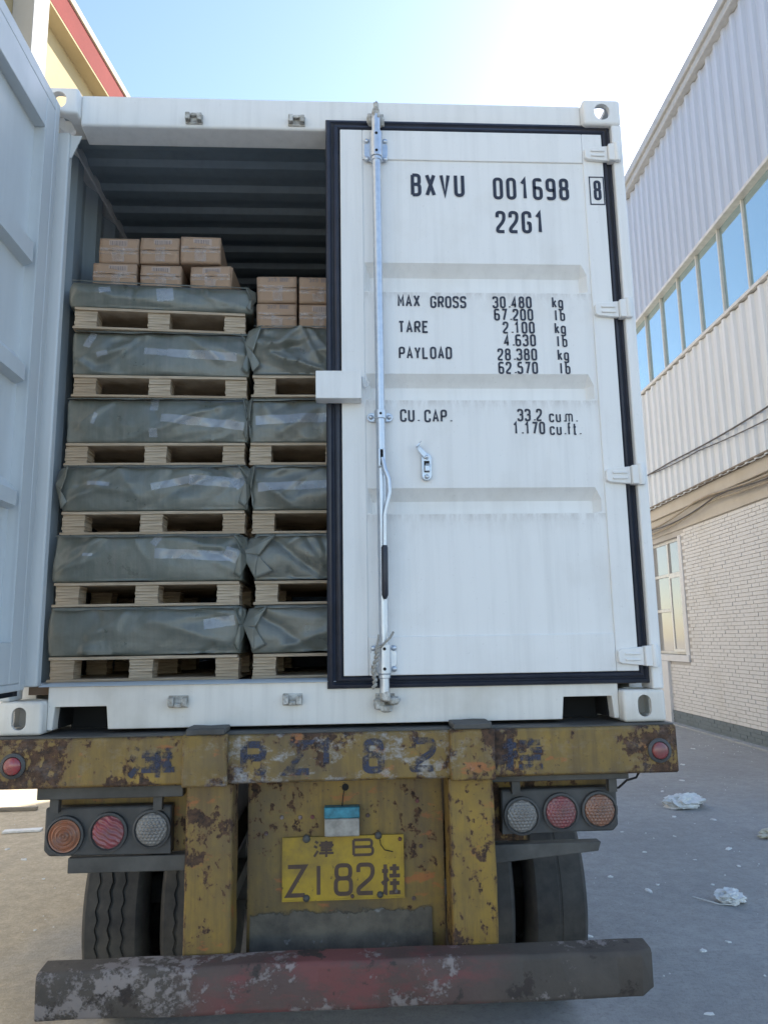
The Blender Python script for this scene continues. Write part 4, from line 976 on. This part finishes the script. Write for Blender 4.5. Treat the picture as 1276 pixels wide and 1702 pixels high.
letters('Z', -.196, -.600, .112, .68, 1, .13, .1065, pl); letters('I', -.100, -.600, .112, .40, 1, .12, .1065, pl); letters('8', -.022, -.600, .112, .62, 1, .13, .1065, pl); letters('2', .060, -.600, .112, .60, 1, .13, .1065, pl); letters('\u6302', .146, -.602, .112, .6, 1, .12, .1065, pl, cw=.72)
tp('lettering', pl, M['plateink'], plate)
for (x,z,r_) in ((-.122,-.400,.015),(.142,-.396,.014),(-.122,-.604,.013),(.146,-.600,.012),(.222,-.410,.007),(.205,-.590,.007),(.045,-.602,.007)):
    tp('bolt', MB().lathe_y((x,z), [(r_,.1078),(r_*.9,.101),(r_*.5,.097),(.001,.096)], 10), M['bumper'] if r_ < .01 else M['darkmetal'], plate, smooth=50)
tp('plate_wire', MB().tube([(.148,.1,-.408),(.150,.098,-.425),(.165,.099,-.445),(.195,.1,-.452)], .0018, 6), M['black'], plate)
lamp = tp('plate_lamp', MB().box(-.056,.074,.072,.119,-.325,-.286), M['blue'], bevel=.004)
tp('lamp_cover', MB().box(-.055,.073,.070,.118,-.388,-.3255), M['frost'], lamp, bevel=.005)
tp('lamp_wire', MB().tube([(.020,.112,-.226),(.014,.100,-.25),(.010,.098,-.286)], .002, 6), M['black'], lamp)
# lamp clusters
def lens_mesh(kind, R_=.057):
    N, K = 72, 26; vs = []; fs = []
    for j in range(K):
        r_ = R_*(1-j/K)
        for k in range(N):
            q = 2*math.pi*k/N; x, z = r_*math.cos(q), r_*math.sin(q); y = -.013*(1-(r_/R_)**2) - (.006 if j else 0)
            if j:
                if kind == 'lens_orange': y -= .0035*math.cos(2*math.pi*r_/.0135)
                elif kind == 'lens_red': y -= .0030*(1-2*abs(((x*.5+z*.87)/.017+.12*math.sin(x*160))%1-.5)*2)
                else:
                    p = .0135; row = round(z/(p*.866)); d2 = min((x-(round(x/p-.5*(rw%2))+.5*(rw%2))*p)**2+(z-rw*p*.866)**2 for rw in (row-1,row,row+1))
                    y -= .0042*max(0,1-d2/.0060**2)
            vs.append((x,y,z))
    for j in range(K-1):
        for k in range(N): fs.append((j*N+k,(j+1)*N+k,(j+1)*N+(k+1)%N,j*N+(k+1)%N))
    fs.append(tuple((K-1)*N+k for k in range(N)))
    return MB().add(vs, fs)
def cluster(x0, x1, z0, z1, lens, sx):
    h_ = tp('tail_lamp', MB().prism(rounded([(x0,z0),(x1,z0),(x1,z1),(x0,z1)], .03, True, 4) if 0 else [(x0+(.02 if sx < 0 else 0),z0),(x1-(.02 if sx > 0 else 0),z0),(x1,z0+(.02 if sx > 0 else 0)),(x1,z1),(x0,z1),(x0,z0+(.02 if sx < 0 else 0))], 'y', .062, .115), M['lamphouse'], bevel=.008)
    for (x,z,m_) in lens:
        tp('bezel', MB().lathe_y((x,z), [(.068,.061),(.067,.046),(.060,.044),(.0575,.052)], 32), M['lamphouse'], h_, smooth=50)
        lm = lens_mesh(m_)
        obj('lens', lm, M[m_], h_, smooth=60, loc=(x,.056,z+G))
    return h_
cluster(-1.050,-.603,-.424,-.258,[(-.974,-.352,'lens_orange'),(-.822,-.344,'lens_red'),(-.670,-.338,'lens_clear')],-1)
cluster(.596,1.032,-.394,-.238,[(.669,-.330,'lens_clear'),(.815,-.320,'lens_red_fl'),(.960,-.317,'lens_orange_fl')],1)
for sx,dz in ((-1,-.006),(1,.014)):
    def q(a,b): return (min(sx*a,sx*b), max(sx*a,sx*b))
    a,b = q(.552,1.06); br = MB().box(a,b,.0,.05,-.214+dz,-.178)
    tp('lamp_bracket', br, M['darkmetal'], bevel=.004)
    a,b = q(.99,1.02); c,d = q(.63,.66); 
    for a,b in ((a,b),(c,d)): tp('bracket_leg', MB().box(a,b,.02,.05,-.262+dz,-.2145+dz), M['darkmetal'])
    a,b = q(.555,.70); tp('mudguard', MB().box(a,b,.118,.126,-.43,-.2).box(*q(.555,1.02),.13,.136,-.30,-.19), M['yellow'])
    a,b = q(.552,.965)
    tp('lower_plate', MB().prism([(a,-.432),(b,-.432),(b-(.0 if sx < 0 else .012),-.486+(.022 if sx > 0 else 0)),(a,-.484-(.014 if sx > 0 else 0))], 'y', .07, .12), M['darkmetal'], bevel=.003)
for x in (-1.122,1.156):
    mk = tp('marker_lamp', MB().lathe_y((x,-.093), [(.043,-.0595),(.043,-.066),(.032,-.070),(.030,-.064)], 24), M['lamphouse'], smooth=50)
    tp('lens', MB().lathe_y((x,-.093), [(.030,-.063),(.029,-.072),(.020,-.078),(.004,-.080)], 24), M['marker'], mk, smooth=60)
tp('loose_wire', MB().tube([(1.10,.0,-.175),(1.085,-.005,-.195),(1.05,.0,-.205),(1.03,.03,-.235),(1.01,.06,-.245)], .004, 6), M['black'])
# worn number stencilled on the beam
YB = -.0618
tp('stencil_lettering', letters('\u6d25', -.735, -.150, .120, .7, 1, .16, YB, cw=1.45), M['wornink'], beam)
for ch,x,wr_ in (('B',-.345,.80),('Z',-.195,.85),('1',-.080,.55),('8',.082,.66),('2',.248,.82)): tp('stencil_lettering', letters(ch, x, -.148, .120, wr_, 1, .20, YB), M['wornink'], beam)
tp('stencil_lettering', letters('\u6302', .572, -.152, .122, .7, 1, .17, YB, cw=1.35), M['wornink'], beam)
# chassis
for sx in (-1,1):
    tp('chassis_rail', MB().box(sx*.46-.006,sx*.46+.006,.142,7.4,-.47,-.03).box(sx*.46-.07,sx*.46+.07,.142,7.4,-.03,-.012).box(sx*.46-.07,sx*.46+.07,.142,7.4,-.488,-.47), M['darkmetal'])
    tp('landing_leg', MB().box(sx*.55-.06,sx*.55+.06,5.4,5.52,-1.38,-.03).box(sx*.55-.12,sx*.55+.12,5.33,5.59,-1.42,-1.381), M['darkmetal'])
for y in (1.0,2.2,3.4,4.6,5.9,7.2): tp('cross_beam', MB().box(-1.15,1.15,y,y+.10,-.16,-.008), M['yellow'])
def tyre_mesh(name, zig):
    gs = (-.056,.0,.056); mb = MB(); N = 168; gd = .013 if zig else .003
    vs = []; fs = []
    for k in range(N):
        a = 2*math.pi*k/N; ph = (k%4); zg = (0,1,0,-1)[ph]*.0055*zig
        pr = [(-.10,.285),(-.128,.33),(-.140,.40),(-.139,.44),(-.130,.485),(-.118,.508),(-.108,.516)]
        for g_ in gs: pr += [(g_-.0075+zg,.5195-.06*abs(g_)**1.5*4),(g_-.0055+zg,.5195-gd),(g_+.0055+zg,.5195-gd),(g_+.0075+zg,.5195-.06*abs(g_)**1.5*4)]
        pr += [(.108,.516),(.118,.508),(.130,.485),(.139,.44),(.140,.40),(.128,.33),(.10,.285)]
        vs += [(x, r_*math.cos(a), r_*math.sin(a)) for x,r_ in pr]
    m = len(pr)
    for k in range(N):
        for i in range(m-1): fs.append((k*m+i,k*m+i+1,((k+1)%N)*m+i+1,((k+1)%N)*m+i))
    me = mb.add(vs, fs).mesh(name, smooth=38); me.materials.append(M['tyre']); return me
ty_z, ty_b = tyre_mesh('tyre', 1), tyre_mesh('tyre', 0)
rm = MB(); N = 32; pr = [(-.10,.29),(-.11,.275),(-.02,.262),(.0,.20),(.0,.05)]
vs = [(x,r_*math.cos(2*math.pi*k/N),r_*math.sin(2*math.pi*k/N)) for x,r_ in pr for k in range(N)]
vs += [(-x if x else .02,r_*math.cos(2*math.pi*k/N),r_*math.sin(2*math.pi*k/N)) for x,r_ in pr for k in range(N)]
fs = [(i*N+k,i*N+(k+1)%N,(i+1)*N+(k+1)%N,(i+1)*N+k) for i in range(4) for k in range(N)]+[((5+i)*N+k,(6+i)*N+k,(6+i)*N+(k+1)%N,(5+i)*N+(k+1)%N) for i in range(4) for k in range(N)]
me_rim = rm.add(vs, fs).mesh('wheel', smooth=40); me_rim.materials.append(M['rim'])
for (ya) in (1.30,2.62):
    tp('axle', MB().tube([(-.95,ya,.52-G),(.95,ya,.52-G)], .07, 14), M['darkmetal'], smooth=50)
    for x in (-.515,.515): tp('spring', MB().box(x-.045,x+.045,ya-.5,ya+.5,-.83,-.758).box(x-.035,x+.035,ya-.06,ya+.06,-.76,-.488), M['darkmetal'])
    for x,me in ((-1.012,ty_z),(-.672,ty_z),(.995,ty_b),(.660,ty_b)):
        wh = link('wheel', me_rim, None, tr, loc=(x,ya,.5185), rot=(random.uniform(0,6),0,0)); t_ = link('tyre', me, None, wh)

# ------------------------------------------------------------------ litter on the ground
M['litter'] = simple('dirty white foam and paper', (.74,.73,.70), .8, 0, .12, 20, .4, 60); M['litter_cream'] = simple('dirty cream plastic', (.56,.50,.38), .6, 0, .15, 12)
def crumple(name, label, cat, loc, r3, rz, seed, mat, fine=5):
    b = bmesh.new(); bmesh.ops.create_icosphere(b, subdivisions=fine, radius=1); o_ = Vector((seed*5.1,seed*2.3,seed))
    for v in b.verts:
        q = v.co.copy(); k = .9+.42*mnoise.noise(q*1.4+o_)+.30*(.5-2.2*abs(mnoise.noise(Vector((q.x*1.2,q.y*2.6,q.z*2.2))+o_)))+.10*(.5-2*abs(mnoise.noise(q*5+o_)))
        p = Vector((q.x*r3[0],q.y*r3[1],q.z*r3[2]))*k; p.z = max(-.55*r3[2],p.z)+.55*r3[2]; v.co = p
    me = bpy.data.meshes.new(name); b.to_mesh(me); b.free(); me.shade_smooth(); me.set_sharp_from_angle(angle=R(50))
    return tag(link(name, me, mat, None, loc=loc, rot=(0,0,rz)), label, cat)
crumple('plastic_bag', 'long crumpled white plastic bag lying on the ground right of the trailer beam', 'bag', (3.49,5.12,.002), (.215,.15,.085), .25, 3, M['litter'])
crumple('plastic_bag', 'small folded white bag with a loose string near the right edge', 'bag', (2.555,2.36,.002), (.095,.085,.050), .6, 5, M['litter'])
crumple('plastic_bag', 'cream plastic scrap lying at the right edge of the picture', 'bag', (3.78,3.90,.002), (.21,.07,.04), .35, 9, M['litter_cream'])
tag(obj('string', MB().tube([(2.34,2.46,.008),(2.38,2.38,.012),(2.45,2.30,.008),(2.53,2.27,.012)], .0035, 6), M['litter'], None, smooth=60), 'thin pale string trailing from the small white bag', 'string')
def plank(name, label, x0,x1,y0,y1,h,mat,rz):
    mb = dent(fine_box(-abs(x1-x0)/2,abs(x1-x0)/2,-(y1-y0)/2,(y1-y0)/2,0.002,h,.05),.004,7,x0)
    return tag(obj(name, mb, mat, None, loc=((x0+x1)/2,(y0+y1)/2,0), rot=(0,0,rz), merge=True, bevel=.003), label, 'board')
plank('board', 'thin pale board lying left of the trailer beside the left tail lamp', -3.20,-2.86,4.83,4.92,.022,M['litter'],.12)
plank('wooden_strip', 'narrow weathered wooden strip lying in the shade at the left edge', -3.75,-3.27,5.80,5.86,.035,simple('weathered wood', (.22,.19,.15), .8),.03)
# small scraps, one shared set of shapes
sc_me = []
for s_ in range(6):
    rnd = random.Random(200+s_); n = 7; pts = [(math.cos(2*math.pi*k/n)*rnd.uniform(.5,1.1), math.sin(2*math.pi*k/n)*rnd.uniform(.25,.7)) for k in range(n)]
    mb = MB(); top = [(x*.85,y*.85,rnd.uniform(.16,.42)) for x,y in pts]; bot = [(x,y,0) for x,y in pts]
    mb.add(bot+top+[(0,0,.38)], [(i,(i+1)%n,n+(i+1)%n,n+i) for i in range(n)]+[(n+i,n+(i+1)%n,2*n) for i in range(n)]+[tuple(range(n))[::-1]])
    me = mb.mesh('paper_scrap'); me.materials.append(M['litter']); sc_me.append(me)
SCR = [(1.95,2.95,.030),(1.80,4.45,.030),(2.13,4.28,.026),(1.75,3.80,.026),(2.10,2.62,.038),(2.22,2.74,.020),(2.60,2.70,.022),(3.20,4.70,.034),(3.52,4.54,.030),(3.16,3.56,.036),(1.43,1.88,.032),(1.46,1.76,.018),(2.00,1.61,.030),(2.2,1.72,.022),(3.02,2.62,.026),
       (3.6,5.9,.03),(4.1,6.5,.035),(4.6,7.6,.04),(2.9,6.6,.03),(3.1,6.2,.028),(2.7,5.6,.024),(3.3,7.4,.03),(5.2,9.3,.06),(5.4,9.0,.04),(4.9,8.6,.03),(2.75,3.3,.018),(2.45,3.55,.02),(2.05,.98,.018),(1.70,.92,.022),(2.35,1.15,.016),(2.62,1.72,.018),(3.34,3.2,.02),(3.0,3.1,.02),(2.5,4.2,.016),(2.9,4.0,.018),
       (-2.62,3.9,.03),(-2.25,3.35,.02),(-2.9,4.25,.028),(-1.9,2.3,.014)]
SL = ['small white paper scrap lying on the grey ground right of the trailer','small white paper scrap on the tan ground left of the tyres']
for i,(x,y,s_) in enumerate(SCR):
    o = bpy.data.objects.new('paper_scrap', sc_me[i%6]); COL.objects.link(o); o.location = (x,y,.001); o.scale = (s_*1.35,s_*1.35,s_*.8); o.rotation_euler = (0,0,random.uniform(0,6.3))
    left = x < 0; tag(o, SL[left], 'litter', ['scraps on the grey ground','scraps on the dusty ground'][left])
# uncountable crumbs
cr = MB(); rnd = random.Random(5)
for i in range(420):
    if i < 260: x, y = rnd.uniform(1.3,5.2), rnd.uniform(.2,9.5)
    elif i < 330: x, y = rnd.uniform(5.6,6.3), rnd.uniform(6,12)
    else: x, y = rnd.uniform(-4.2,-1.3), rnd.uniform(.8,6.5)
    s_ = rnd.choice((.004,.005,.006,.009)); a = rnd.uniform(0,6.3); c, d = math.cos(a)*s_, math.sin(a)*s_
    cr.add([(x+c,y+d,.0005),(x-d,y+c*.6,.0005),(x-c,y-d,.0005),(x+d,y-c,.0005),(x,y,.0005+s_*.9)], [(0,1,4),(1,2,4),(2,3,4),(3,0,4)])
cb = stuff(obj('crumbs', cr, M['litter'], None)); tag(cb, 'tiny pale crumbs scattered over the yard ground', 'litter')
